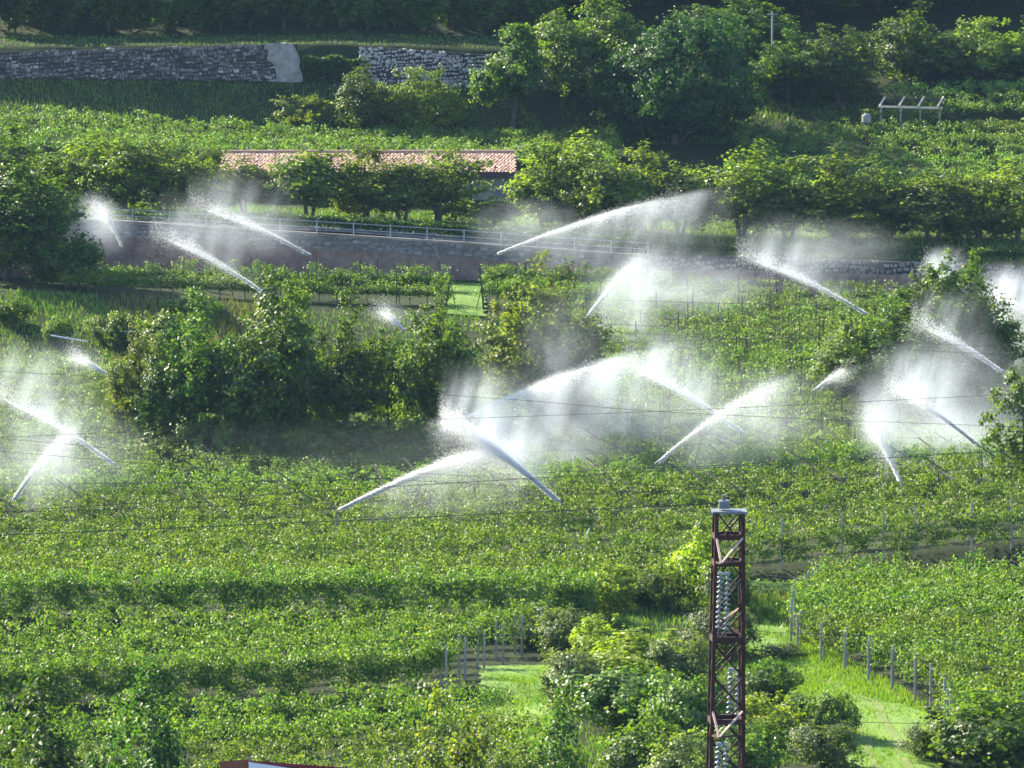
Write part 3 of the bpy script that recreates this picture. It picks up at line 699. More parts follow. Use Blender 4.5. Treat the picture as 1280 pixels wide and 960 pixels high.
# ------------------------------------------------------------------ walls
def stone_wall(u0, u1, Y, top, label, name='dry_stone_wall', base=None, sz=0.36, mats=None, irregular=1.0):
    x0, x1 = X(u0, Y), X(u1, Y); mats = mats or [STONE, JOINT]
    root = thing(name, (x0, Y, base(0) if base else gxy(x0, Y-1.2)), label, 'stone wall')
    m = MB(); zb0 = root.location.z; Lw = x1-x0
    bs = (lambda t: base(t)) if base else (lambda t: gxy(x0+Lw*t, Y-1.2))
    n = 24
    V = []; 
    for i in range(n+1):
        t = i/n; a = bs(t)-0.3-zb0; b = top(t)-zb0-0.06
        V += [(Lw*t, 0, a), (Lw*t, 0.5, a), (Lw*t, 0.5, b), (Lw*t, 0, b)]
    Fc = []
    for i in range(n):
        for k in range(4):
            k2 = (k+1) % 4; Fc.append((i*4+k, i*4+k2, i*4+4+k2, i*4+4+k))
    Fc += [(0, 3, 2, 1), (4*n, 4*n+1, 4*n+2, 4*n+3)]
    m.add(V, Fc, 1)
    z = 0
    hmax = max(top(t)-bs(t) for t in (0, .25, .5, .75, 1))+0.5
    while z < hmax:
        ch = sz*random.uniform(.55, 1.0); x = random.uniform(-.2, 0)
        while x < Lw:
            w = sz*random.uniform(.6, 1.7); t = min(max((x+w/2)/Lw, 0), 1); zz = bs(t)-0.2+z-zb0
            zz += .16*math.sin(x*.9+z*2.7)+random.uniform(-.07, .07)
            if zz+ch*0.8 < top(t)-zb0+0.05 and x+w < Lw+.1 and random.random() > 0.04:
                g = random.uniform(.015, .05); j = lambda s=irregular: random.uniform(-.075, .075)*s
                pr = -random.uniform(.02, .14)
                P = [(x+g+j(), -0.0+.05, zz+g+j()), (x+w-g+j(), .05, zz+g+j()), (x+w-g+j(), .05, zz+ch-g+j()), (x+g+j(), .05, zz+ch-g+j()),
                     (x+g+.04+j(), pr, zz+g+.03+j()), (x+w-g-.04+j(), pr+j(), zz+g+.03+j()), (x+w-g-.04+j(), pr+j(), zz+ch-g-.03+j()), (x+g+.04+j(), pr, zz+ch-g-.03+j())]
                m.add(P, [(4, 5, 6, 7), (0, 1, 5, 4), (1, 2, 6, 5), (2, 3, 7, 6), (3, 0, 4, 7)], 0)
            x += w
        z += ch*0.97
    m.build('masonry', mats, root)
    return root
wt = lambda a, b: (lambda t: Zv(a+(b-a)*t, 472))
w1 = stone_wall(-60, 372, 471.6, wt(66, 54), 'long dry stone wall of mixed dark stones at the upper left')
m = MB(); zt = Zv(55, 471.5)-w1.location.z
Lp = [(331, 1.0), (336, .8), (334, .62), (343, .45), (346, .2), (345, -.04)]; Rp = [(366, 1.0), (371, .8), (375, .6), (374, .42), (378, .2), (379, -.04)]
px_ = lambda u: X(u, 471.6)-w1.location.x
V = []
for (ul, f1), (ur, f2) in zip(Lp, Rp):
    V += [(px_(ul), -.15-.04*math.sin(ul), zt*f1), (px_((ul+ur)/2), -.24+.05*math.sin(ur), zt*f1+.05), (px_(ur), -.15, zt*f2), (px_(ur), .2, zt*f2), (px_(ul), .2, zt*f1)]
m.add(V, [(i*5+q, i*5+(q+1) % 5, i*5+5+(q+1) % 5, i*5+5+q) for i in range(5) for q in range(5)]+[(4, 3, 2, 1, 0), (25, 26, 27, 28, 29)])
tag(m.build('mortar_patch', MORTAR, w1), 'pale mortared repair at the right end of the wall')
stone_wall(450, 612, 471.6, wt(57, 68), 'shorter dry stone wall with pale stones right of the ivy gap', mats=[STONE_PALE, JOINT])
stone_wall(660, 700, 471.6, wt(68, 74), 'short piece of stone wall glimpsed right of the tapering tree', mats=[STONE_PALE, JOINT])
# road wall: pale stone band over reddish earth
RW = np.array([(-80, 270), (60, 273), (250, 285), (560, 304), (800, 321), (950, 321), (1330, 334)], float)
def rtop(u): return Zv(np.interp(u, RW[:, 0], RW[:, 1]), 414)
def road_wall(u0, u1, label, mats, cop):
    Y = 413.7; f = lambda t: u0+(u1-u0)*t
    root = stone_wall(u0, u1, Y, lambda t: float(rtop(f(t)))+.05, label, name='retaining_wall', base=lambda t: max(float(rtop(f(t)))-1.25, 21.0 if f(t) < 700 else 20.3), sz=0.5 if cop else .34, mats=mats)
    m = MB(); n = 30; V = []
    for i in range(n+1):
        t = i/n; xx = X(f(t), Y)-root.location.x; b = max(float(rtop(f(t)))-1.05, 20.6)-root.location.z; a = 19.6-root.location.z; wob = .15*math.sin(i*1.7)
        V += [(xx, -1.1+wob, a), (xx, -0.25+wob*.3, b), (xx, 0.45, b), (xx, .45, a)]
    Fc = []
    for i in range(n):
        for k in range(3):
            Fc.append((i*4+k, i*4+k+1, i*4+k+5, i*4+k+4))
    m.add(V, Fc); tag(m.build('earth_footing', EARTH_RED, root), 'bare reddish earth along the foot of the wall')
    m = MB()
    for i in range(n if cop else 0):
        a, b = f(i/n), f((i+1)/n)
        m.bar((X(a, Y)-root.location.x, .15, float(rtop(a))+.13-root.location.z), (X(b, Y)-root.location.x, .15, float(rtop(b))+.13-root.location.z), .5, .16)
    if cop: m.build('coping', STONE_BROWN, root)
road_wall(-80, 815, 'pale stone retaining wall of the road below the fruit trees', [STONE_BROWN, JOINT_PALE], True)
road_wall(822, 1335, 'shaded retaining wall of the road behind the mist at right', [STONE_BROWN, JOINT], False)
# guard rail
root = thing('guard_rail', (X(120, 414), 414.0, float(rtop(120))), 'pale metal guard rail on top of the road wall', 'guard rail')
m = MB(); us = list(np.arange(120, 812, 46.0))
_p = MB(); _p.box((-.05, -.05, 0), (.05, .05, 1.05)); RP = _p.mesh('rail_post', GALV)
for u in us: link('rail_post', RP, root, Vector((X(u, 414), 414, float(rtop(u))+.15))-root.location)
for hh in (0.62, 1.12):
    m = MB()
    m.tube([Vector((X(u, 414), 413.93, float(rtop(u))+hh))-root.location for u in us], 0.03, 6); m.build('rail', GALV, root)
# road behind the wall
V = []; us = np.arange(-90, 830, 40.0)
for u in us:
    for Y, dz in ((415.0, .13), (418.4, .13)):
        V.append((X(u, Y), Y, float(gz(u, Y))+dz))
Fc = [(2*i, 2*i+2, 2*i+3, 2*i+1) for i in range(len(us)-1)]
tag(link('farm_road', mesh('farm_road', V, Fc, ASPH)), 'narrow farm road behind the retaining wall', None, None, 'structure')
# dark earth wall below the right terrace posts
root = thing('terrace_wall', (X(955, 306.9), 306.9, 9.5), 'dark brown earth terrace wall under the posts at right', 'terrace wall')
m = MB(); V = []; ntw = 24
for i in range(ntw):
    u = 955+i*17; xx = X(u, 306.9)-root.location.x; tp = float(gz(u, 308.0))-9.5+.10*math.sin(i*1.9)-.25
    V += [(xx, -.2+.1*math.sin(i*2.1), -0.5), (xx, .25+.1*math.sin(i*1.3), tp), (xx, .6, tp), (xx, .6, -.5)]
e_ = 4*(ntw-1)
m.add(V, [(i*4+k, i*4+(k+1) % 4, i*4+4+(k+1) % 4, i*4+4+k) for i in range(ntw-1) for k in range(4)]+[(0, 1, 2, 3), (e_+3, e_+2, e_+1, e_)])
m.build('earth_face', EARTH_BROWN, root)

# ------------------------------------------------------------------ barn with tiled roof
def barn():
    Y0, Y1, Yr = 441.0, 449.0, 445.0
    xa, xb = X(272, 440), X(644, 440); z0 = 24.9; ze = Zv(216, 440.2); zr = Zv(191, 445)
    r = thing('barn', (xa, Y0, z0), 'long low barn with a pinkish tiled roof behind the fruit trees', 'barn')
    Lb = xb-xa; H = ze-z0
    m = MB()
    ops = [(3.6, 5.6), (8.6, 11.8), (14.0, 16.2), (18.6, 20.8)]
    px = .4
    for (a, b) in ops+[(Lb-.4, Lb-.4)]:
        m.box((px, 0, 0), (a, .35, H-.35)); px = b
    m.box((.4, 0.004, H-.35), (Lb-.4, .346, H+.1))
    m.box((.4, 7.6, 0), (Lb-.4, 7.95, H+.1)); m.box((.4, .35, 0), (.75, 7.6, H+.1)); m.box((Lb-.75, .35, 0), (Lb-.4, 7.6, H+.1))
    for (a, b) in ops: m.box((a, .02, 0), (b, .33, .55))
    m.build('wall', PLASTER, r)
    m = MB(); m.box((.8, .4, -.02), (Lb-.8, 7.5, .03)); m.build('dirt_floor', DARKIN, r)
    for (a, b) in ops:
        w = MB(); w.box((a, .08, .55), (a+.1, .2, H-.36)); w.box((b-.1, .08, .55), (b, .2, H-.36)); w.box(((a+b)/2-.05, .09, .55), ((a+b)/2+.05, .19, H-.36)); w.box((a+.1, .085, 1.6), (b-.1, .195, 1.68))
        w.build('window_frame', WOOD_DARK, r)
    # roof: deck + rows of tiles
    m = MB(); e0 = -.85; rz_ = zr-z0
    P = lambda x, y: (x, y, H+.02+(rz_-H)*(1-abs(y-(Yr-Y0))/(Yr-Y0-e0)))
    yb = 2*(Yr-Y0)-e0
    for (ya, yb_) in ((e0, Yr-Y0), (Yr-Y0, yb)):
        a, b, c, d = P(0, ya), P(Lb, ya), P(Lb, yb_), P(0, yb_)
        m.add([a, b, c, d]+[(q[0], q[1], q[2]-.12) for q in (a, b, c, d)], [(0,1,2,3),(7,6,5,4),(0,4,5,1),(1,5,6,2),(2,6,7,3),(3,7,4,0)], 1)
    for side in (0, 1):
        nrow = 12; ncol = int(Lb/.30)
        for i in range(nrow):
            ya = e0+(Yr-Y0-e0)*i/nrow; yc = e0+(Yr-Y0-e0)*(i+1.15)/nrow
            if side: ya, yc = 2*(Yr-Y0)-ya, 2*(Yr-Y0)-yc
            for j in range(ncol):
                if random.random() < .015: continue
                xx = j*Lb/ncol+(.13 if i % 2 else 0)+random.uniform(-.03, .03); w = Lb/ncol; s = random.uniform(-.03, .03); hh = random.uniform(0, .03)
                p0, p1 = P(xx, ya), P(xx, yc)
                m.add([(xx+.02, ya+s, p0[2]+.05+hh), (xx+w/2, ya+s, p0[2]+.09+hh), (xx+w-.02, ya+s, p0[2]+.05+hh),
                       (xx+.02, yc+s, p1[2]+.03+hh), (xx+w/2, yc+s, p1[2]+.06+hh), (xx+w-.02, yc+s, p1[2]+.03+hh)],
                      [(0, 1, 4, 3), (1, 2, 5, 4)], 0)
    m.tube([P(0, Yr-Y0)[:2]+(rz_+.12,), P(Lb, Yr-Y0)[:2]+(rz_+.12,)], .13, 7)
    m.build('roof', [TILE, WOOD_DARK], r)
    m = MB(); m.box((0, e0-.07, H-.30), (Lb, e0-.02, H+.05)); m.build('fascia_board', PURPLE, r)
    for k in range(9):
        m = MB(); xx = .8+k*(Lb-1.6)/8
        m.bar((xx, e0+.12, .0), (xx, e0+.12, H-.15), .16); m.build('post', WOOD_DARK, r)
barn()

# slatted pergola at the upper right
r = thing('slatted_pergola', (X(1098, 463), 463, gxy(X(1098, 463), 463)), 'open pergola with pale slanted roof slats above the upper right vines', 'pergola')
zz = float(gz(1098, 463)); L = X(1178, 463)-X(1098, 463); hb = Zv(133, 463)-zz; ht = Zv(124, 465.5)-zz
m = MB(); m.bar((0, 0, hb), (L, 0, hb-.15), .16, .2); m.build('front_beam', WOOD_PALE, r)
m = MB(); m.bar((.3, 2.4, ht), (L+.3, 2.4, ht-.1), .12, .14); m.build('back_beam', WOOD_DARK, r)
for k in range(4):
    xx = .25+k*(L-.5)/3
    m = MB(); m.bar((xx-.2, -.25, hb+.02), (xx+.55, 2.7, ht+.2), .14, .10); m.build('slat', WOOD_PALE, r)
    m = MB(); m.bar((xx, 0, -.3), (xx, 0, hb-.1), .16); m.build('post', WOOD_GREY, r)
    m = MB(); m.bar((xx+.3, 2.4, -.3), (xx+.3, 2.4, ht-.1), .13); m.build('post', WOOD_DARK, r)
n = 2600; P = np.stack([rng.uniform(-1.6, L, n), rng.uniform(-.2, 1.2, n), rng.uniform(.2, hb*.92, n)], 1)
link('climbing_vine', leaf_mesh('climbing_vine', P, rng.normal(size=(n, 3))+np.array([0, -.5, .5]), .22*rng.uniform(.6, 1.3, n), TREE_OLIVE), r)
# pale round tank left of it
r = thing('water_tank', (X(1083, 461.6), 461.6, gxy(X(1083, 461.6), 461.6)), 'small pale round tank on a dark stand left of the slatted pergola', 'water tank')
m = MB(); hh = Zv(143, 461.6)-r.location.z
m.tube([(0, 0, hh-.8), (0, 0, hh-.7), (0, 0, hh-.15), (0, 0, hh)], [.3, .42, .42, .34], 16); m.build('drum', MORTAR, r)
m = MB(); m.tube([(0, 0, -.2), (0, 0, hh-.8)], .09, 8); m.build('stand', WOOD_DARK, r)
m = MB(); m.tube([(0, 0, hh+.003), (0, 0, hh+.07)], [.2, .17], 12); m.build('lid', GALV, r)
# pale pole among the upper trees
r = thing('utility_pole', (X(965, 473.5), 473.5, gxy(X(965, 473.5), 473.5)), 'pale pole standing among the trees right of the round dark tree', 'pole')
m = MB(); hh = Zv(14, 473.5)-r.location.z; m.tube([(0, 0, -.3), (0.03, 0, hh)], [.11, .08], 8); m.build('shaft', WOOD_GREY, r)
m = MB(); m.bar((-.5, 0, hh-.3), (.5, 0, hh-.3), .09); m.build('cross_arm', WOOD_GREY, r)

# pale pipes on the left bank
def pale_bar(ua, va, ub, vb, Y, label, posts):
    a = Vector((X(ua, Y), Y, Zv(va, Y))); b = Vector((X(ub, Y), Y, Zv(vb, Y)))
    r = thing('bank_rail', (a.x, a.y, gxy(a.x, a.y)), label, 'rail')
    m = MB(); m.tube([a-r.location, b-r.location], .055, 6); m.build('pipe', PIPE_PALE, r)
    for t in posts:
        p = a.lerp(b, t); m = MB(); m.tube([Vector((p.x, p.y, gxy(p.x, p.y)-.2))-r.location, p+Vector((0, .1, .25))-r.location], .05, 6); m.build('post', WOOD_DARK, r)
pale_bar(63, 419, 109, 427, 383, 'white slanting pipe on the left bank in the shade', (0.15, .85))
pale_bar(148, 414, 196, 415, 386, 'pale level rail between two short posts on the sunny bank', (0.02, .98))
# leaning dark stakes by the grass gap
for (u, v0, v1, lean, lb) in ((560, 372, 308, .5, 'dark leaning stake left of the bright grass gap'), (603, 388, 318, -.25, 'dark stake with struts right of the bright grass gap')):
    Y = 399; g = gxy(X(u, Y), Y); r = thing('vine_stake', (X(u, Y), Y, g), lb, 'stake'); h = 3.4
    m = MB(); m.tube([(-lean*.5, 0, -.2), (lean*.1, 0, h*.5), (lean, .1, h)], [.09, .08, .05], 6); m.build('shaft', WOOD_DARK, r)
    m = MB(); m.bar((-.5, -.1, 0), (lean*.3, 0, h*.55), .06); m.build('strut', WOOD_DARK, r)
    m = MB(); m.bar((.6, .1, 0), (lean*.4, 0.05, h*.6), .06); m.build('strut', WOOD_DARK, r)
# white prop in the vines left of the pylon
r = thing('support_post', (X(727, 311), 311, gxy(X(727, 311), 311)), 'short white leaning prop in the vines above the overgrown strip', 'post')
m = MB(); m.tube([(-.1, -1.5, 1.4), (.45, -1.6, 2.75)], .05, 6); m.build('shaft', PIPE_PALE, r)

# ------------------------------------------------------------------ building at the bottom edge (roof edge only shows)
YB = 190
r = thing('roadside_house', (X(275, YB), YB, 5.8), 'building top with brick corner, white wall and dark red roof edge', 'building')
zb = r.location.z; k = YB/F
zt = Zv(950, YB)-zb
xB = 36*k; xC = 200*k
def slab(name, x0, x1, z0l, z0r, z1l, z1r, ya, yb, drop, mat):
    m = MB()
    m.add([(x0, ya, z0l), (x1, ya, z0r), (x1, yb, z0r-drop), (x0, yb, z0l-drop), (x0, ya, z1l), (x1, ya, z1r), (x1, yb, z1r-drop), (x0, yb, z1l-drop)],
          [(0,3,2,1),(4,5,6,7),(0,1,5,4),(1,2,6,5),(2,3,7,6),(3,0,4,7)]); m.build(name, mat, r)
slab('brick_corner', 0, xB, -.3, -.3, zt-.06, zt+.03, 0, 6, 2.2, BRICK)
slab('wall', xB+.01, xC, -.3, -.3, zt-.36, zt-.62, .12, 5.9, 2.2, WHITEPL)
slab('roof', xB+.005, xC+.2, zt-.10, zt-.46, zt+.02, zt-.34, -.25, 6.2, 2.3, REDMETAL)
slab('white_fascia', xB+.01, xB+2.1, zt-.5, zt-.5, zt-.03, zt-.34, -.30, -.255, 0, WHITEPL)

# ------------------------------------------------------------------ lattice pylon
def pylon():
    Y = 156.0; k = Y/F; base = gxy(X(911, Y), Y); ztop = Zv(639, Y)
    r = thing('lattice_pylon', (X(911, Y), Y, base), 'tall rusty lattice power pylon with glass insulator strings', 'pylon')
    H = ztop-base
    def hw(z):                                    # half width at height z above the base
        d = H-z
        return (0.40+0.012*d) if d < 12 else 0.544+(d-12)*.045
    ang = 0.06; ca, sa = math.cos(ang), math.sin(ang)
    def cor(i, z):
        w = hw(z); sx, sy = ((-1, -1), (1, -1), (1, 1), (-1, 1))[i]
        lean = -.012*(H-z)
        return Vector((w*(sx*ca-sy*sa)+lean, w*(sx*sa+sy*ca), z))
    for i in range(4):
        m = MB(); m.bar(cor(i, 0), cor(i, H-12), .13, .13); m.bar(cor(i, H-12), cor(i, H), .115, .115); m.build('leg', RUST, r)
    lev = [H, H-1.0, H-2.0, H-3.0, H-4.0, H-5.0, H-6.0, H-7.0, H-8.0, H-9.0, H-10, H-11, H-12, H-14, H-16.2, H-18.6, H-21.2, 0.6]
    for a, b in zip(lev[:-1], lev[1:]):
        m = MB()
        for i in range(4):
            j = (i+1) % 4
            m.bar(cor(i, a), cor(j, b), .045); m.bar(cor(j, a)*.98+Vector((0, 0, a*.02)), cor(i, b)*.98+Vector((0, 0, b*.02)), .045)
        m.build('lattice_brace', RUST, r)
    for d in (.75, 1.55, 3.85, 6.35):
        m = MB()
        for i in range(4):
            m.bar(cor(i, H-d), cor((i+1) % 4, H-d), .11, .16)
        m.build('cross_beam', RUST, r)
    # cap
    m = MB(); m.box((-.52, -.46, H-.04), (.54, .46, H+.03)); m.box((-.30, -.2, H+.09), (.02, .2, H+.32)); m.box((-.2, -.08, H+.32), (-.1, .08, H+.5)); m.build('cap_plate', GALV_DARK, r)
    # arms pointing towards the valley, strings of glass insulators
    def arm(zd, side):
        z = H-zd; tip = Vector((-.28-.012*zd, -1.5*side, z-.65))
        m = MB(); fi = (0, 1) if side > 0 else (3, 2)
        m.bar(cor(fi[0], z), tip, .06, .05); m.bar(cor(fi[1], z), tip, .06, .05); m.build('arm_strut', LIT_STRUT, r)
        m = MB(); m.bar(cor(fi[0], z-.75), tip, .05, .06); m.bar(cor(fi[1], z-.75), tip, .05, .06); m.build('arm_brace', RUST, r)
        return tip
    def string(top, n, tilt):
        m = MB(); d = Vector((tilt, -.15, -1)).normalized()
        m.box(top+Vector((-.18, -.05, -.06)), top+Vector((.18, .05, .02))); m.build('insulator_yoke', GALV, r)
        for off in (-.11, .11):
            m = MB(); a = top+Vector((off, 0, -.08)); st = .15
            pts = [a]; rr = [.03]
            for i in range(n):
                s = a+d*(st*i+.02+(0.06 if off > 0 else 0))
                pts += [s, s+d*.02, s+d*.055, s+d*.075]; rr += [.03, .105, .095, .03]
            pts.append(a+d*(st*n+.2)); rr.append(.03)
            m.tube(pts, rr, 10); m.build('insulator', GLASSINS, r, smooth=True)
    for zd, side, top, n in ((.75, 1, (905, 716), 11), (6.0, 1, (903, 929), 10), (3.0, -1, (918, 836), 9)):
        tip = arm(zd, side)
        Yt = Y-(1.2*side); p = Vector((X(top[0], Yt), Yt, Zv(top[1], Yt)))-r.location
        string(p, n, -.045)
        m = MB(); m.bar(tip, p, .035, .035); m.build('hanger', RUST, r)
m_, n_, l_, out_ = new_mat('insulator_glass')
p_ = n_.new('ShaderNodeBsdfPrincipled'); p_.inputs['Base Color'].default_value = (0.20, 0.24, 0.26, 1); p_.inputs['Roughness'].default_value = 0.115
p_.inputs['Transmission Weight'].default_value = 0.25; p_.inputs['Coat Weight'].default_value = 1.0; l_.new(p_.outputs[0], out_.inputs[0])
GLASSINS = m_
pylon()

# ------------------------------------------------------------------ overhead cables
def cable(pts, r, label, group='overhead cables'):
    r *= .75
    """pts: (u, v, Y) along the cable; a smooth curve through them"""
    q = [Vector((X(u, Y), Y, Zv(v, Y))) for u, v, Y in pts]
    o0 = q[0].copy(); P = []
    for i in range(len(q)-1):
        p0, p1, p2, p3 = q[max(i-1, 0)], q[i], q[i+1], q[min(i+2, len(q)-1)]
        for t in np.linspace(0, 1, 10, endpoint=False):
            P.append(.5*((2*p1)+(p2-p0)*t+(2*p0-5*p1+4*p2-p3)*t*t+(3*p1-p0-3*p2+p3)*t**3)-o0)
    P.append(q[-1]-o0)
    m = MB(); m.tube(P, r, 5); o = m.build('overhead_cable', WIRE, None, o0); tag(o, label, 'cable', group)
cable([(-120, 556, 285), (0, 564, 285), (300, 588, 288), (780, 614, 290), (1400, 640, 290)], .015, 'cable falling to the right across the left mist, lower of the close pair')
cable([(-120, 541, 285), (60, 553, 285), (350, 580, 288), (780, 605, 290), (1400, 628, 290)], .015, 'cable falling to the right across the left mist, upper of the close pair')
cable([(-120, 458, 280), (560, 494, 280), (850, 516, 280), (1280, 534, 280), (1400, 539, 280)], .015, 'cable crossing the tall central spray, falling to the right')
cable([(-120, 552, 276), (420, 529, 276), (850, 513, 276), (1280, 492, 276), (1400, 486, 276)], .015, 'cable crossing the tall central spray, rising to the right')
cable([(-120, 650, 262), (0, 640, 262), (430, 612, 262), (850, 587, 262), (1400, 556, 262)], .02, 'thick dark cable rising across the field of slanted arms')
cable([(-120, 674, 158), (170, 662, 157), (560, 645, 156.5), (907, 629, 156)], .017, 'earth wire running from the pylon cap to the left')
cable([(700, 402, 330), (860, 410, 330), (1170, 430, 330), (1400, 437, 330)], .015, 'cable over the pale young plot, upper of the right pair')
cable([(700, 413, 330), (860, 420, 330), (1190, 440, 330), (1400, 447, 330)], .015, 'cable over the pale young plot, lower of the right pair')
cable([(-120, 820, 153), (300, 808, 153), (640, 794, 154), (903, 787, 154.6), (1000, 792, 154), (1400, 806, 150)], .011, 'thin conductor passing the upper insulators of the pylon')
cable([(740, 926, 152), (830, 912, 153), (903, 905, 154), (1080, 903, 153), (1400, 912, 150)], .011, 'thin conductor near the lowest insulators of the pylon')
cable([(-120, 120, 300), (300, 112, 300), (430, 106, 300), (800, 88, 300), (1400, 70, 300)], .013, 'thin high cable across the shaded upper bank')

# ------------------------------------------------------------------ sprinklers, water jets and mist
m_, n_, l_, out_ = new_mat('water_drops')
d_ = n_.new('ShaderNodeBsdfDiffuse'); d_.inputs[0].default_value = (0.95, 0.95, 0.95, 1)
t_ = n_.new('ShaderNodeBsdfTranslucent'); t_.inputs[0].default_value = (0.95, 0.95, 0.95, 1)
x_ = n_.new('ShaderNodeMixShader'); x_.inputs[0].default_value = 0.72
l_.new(d_.outputs[0], x_.inputs[1]); l_.new(t_.outputs[0], x_.inputs[2]); l_.new(x_.outputs[0], out_.inputs[0])
DROPS = m_

CORE = {}
for dn_ in (2.6, .8):
    m_, n_, l_, out_ = new_mat('water_core')
    v_ = n_.new('ShaderNodeVolumePrincipled'); v_.inputs['Color'].default_value = (.98, .98, 1, 1); v_.inputs['Density'].default_value = dn_; v_.inputs['Anisotropy'].default_value = .27
    l_.new(v_.outputs[0], out_.inputs['Volume']); CORE[dn_] = m_

def smooth(n, l, x, a, b):
    mr = n.new('ShaderNodeMapRange'); mr.interpolation_type = 'SMOOTHSTEP'
    l.new(x, mr.inputs[0]); mr.inputs[1].default_value = a; mr.inputs[2].default_value = b
    mr.inputs[3].default_value = 0; mr.inputs[4].default_value = 1
    return mr.outputs[0]

def vol_out(n, l, out, dens, aniso=0.27):
    v = n.new('ShaderNodeVolumePrincipled'); v.inputs['Color'].default_value = (0.86, 0.92, 1, 1); v.inputs['Anisotropy'].default_value = aniso
    l.new(dens, v.inputs['Density']); l.new(v.outputs[0], out.inputs['Volume'])

def spray_mat(amp, side, decay, seed, zmin):
    m, n, l, out = new_mat('spray_mist')
    M = lambda *a, **k: math_node(n, l, *a, **k)
    tc = n.new('ShaderNodeTexCoord'); sp = n.new('ShaderNodeSeparateXYZ'); l.new(tc.outputs['Object'], sp.inputs[0])
    x, y, z = sp.outputs
    zt = M('MULTIPLY', x, M('MULTIPLY_ADD', x, -0.3, 1.3))
    d = M('MULTIPLY', M('SUBTRACT', z, zt), side)
    m1 = M('MULTIPLY', smooth(n, l, x, 0.0, 0.75), smooth(n, l, x, 1.55, 1.0) if side < 0 else smooth(n, l, x, 1.22, .8))
    m2 = M('MULTIPLY', smooth(n, l, d, -0.10, 0.06), M('EXPONENT', M('MULTIPLY', M('MAXIMUM', d, 0.0), -decay)))
    m3 = M('EXPONENT', M('MULTIPLY', M('MULTIPLY', y, y), -6.0))
    m4 = M('MULTIPLY', smooth(n, l, z, zmin, zmin+0.5), smooth(n, l, z, 2.05, 1.4))
    cv = n.new('ShaderNodeCombineXYZ')
    l.new(M('MULTIPLY_ADD', z, 1.1*side, M('MULTIPLY', x, 7.0)), cv.inputs[0]); l.new(M('MULTIPLY', y, 1.5), cv.inputs[1]); l.new(M('MULTIPLY_ADD', z, 1.0, seed), cv.inputs[2])
    nz = n.new('ShaderNodeTexNoise'); nz.inputs['Scale'].default_value = 1.0; nz.inputs['Detail'].default_value = 2.5; l.new(cv.outputs[0], nz.inputs['Vector'])
    ns = smooth(n, l, nz.outputs[0], 0.3, 0.75)
    dn = M('MULTIPLY', M('MULTIPLY', m1, m2), M('MULTIPLY', m3, m4))
    dn = M('MULTIPLY', dn, M('MULTIPLY_ADD', ns, 2.0*amp, 0.28*amp))
    vol_out(n, l, out, dn)
    return m

def puff_mat(amp, seed):
    m, n, l, out = new_mat('drifting_mist')
    M = lambda *a, **k: math_node(n, l, *a, **k)
    tc = n.new('ShaderNodeTexCoord'); ln = n.new('ShaderNodeVectorMath'); ln.operation = 'LENGTH'; l.new(tc.outputs['Object'], ln.inputs[0])
    r = ln.outputs['Value']
    g = M('MULTIPLY', M('EXPONENT', M('MULTIPLY', M('MULTIPLY', r, r), -3.2)), smooth(n, l, r, 1.0, 0.75))
    mp = n.new('ShaderNodeMapping'); mp.inputs['Location'].default_value = (seed, seed*.7, 0); mp.inputs['Scale'].default_value = (2.6, 2, 1.4); l.new(tc.outputs['Object'], mp.inputs[0])
    nz = n.new('ShaderNodeTexNoise'); nz.inputs['Scale'].default_value = 1.3; nz.inputs['Detail'].default_value = 3; l.new(mp.outputs[0], nz.inputs['Vector'])
    dn = M('MULTIPLY', g, M('MULTIPLY_ADD', smooth(n, l, nz.outputs[0], 0.3, 0.7), amp*1.6, amp*0.35))
    vol_out(n, l, out, dn)
    return m

_m = MB(); _m.tube([(0, 0, 0), (0, 0, .92)], .035, 6); RISER = _m.mesh('riser_pipe', PIPE)
_m = MB(); _m.tube([(0, 0, -.08), (.0, 0, .06)], [.07, .06], 8); _m.tube([(0, 0, .03), (.38, 0, .16)], [.05, .03], 8); _m.tube([(0, 0, .0), (-.2, 0, .05)], [.02, .03], 6); NOZZLE = _m.mesh('nozzle', PIPE)

def jet_mesh(L, h, n, w0, w1, seed, side, xmax=1.12):
    """drops flung along the jet's path: dense and narrow at the nozzle, wider and thinner towards the tip"""
    r = np.random.default_rng(seed)
    x = r.random(n)**1.5*xmax
    pul = 1+0.12*np.sin(x*23+seed)
    sig = w0+(w1-w0)*np.clip(x, 0, 1.2)**2.0
    z = (1.3*x-.3*x*x)*h+r.normal(size=n)*sig*pul+side*np.abs(r.normal(size=n))*sig*1.0
    y = r.normal(size=n)*sig*1.2
    P = np.stack([x*L+r.normal(size=n)*.08, y, z], 1)
    s = (0.011+0.013*r.random(n))*(1.25-.5*np.clip(x, 0, 1))
    # falling drops
    k = n//2; xf = .3+.9*r.random(k); zf = (1.3*xf-.3*xf*xf)*h; fall = r.exponential(.35, k)*h*xf
    Pf = np.stack([xf*L+r.normal(size=k)*.3, r.normal(size=k)*.7*xf, zf-fall], 1)
    Pf[:, 2] = np.maximum(Pf[:, 2], -1.0-r.random(k))
    P = np.concatenate([P, Pf]); s = np.concatenate([s, np.full(k, .009)])
    m = len(P); d = unit(np.stack([np.full(m, L), 0*s, h*(1.3-.6*P[:, 0]/L)], 1))
    a = unit(np.cross(d, np.array([0, 1., 0]))); b = np.cross(d, a); s = s[:, None]
    V = np.stack([P-d*s*1.1, P+a*s, P+(-.5*a+.87*b)*s, P+(-.5*a-.87*b)*s, P+d*s*1.2], 1).reshape(-1, 3)
    o = np.arange(m)[:, None]*5
    Fc = np.concatenate([o+np.array([q]) for q in ((0, 2, 1), (0, 3, 2), (0, 1, 3), (4, 1, 2), (4, 2, 3), (4, 3, 1))], 1).reshape(-1, 3)
    return mesh('water_jet', V, Fc, DROPS)

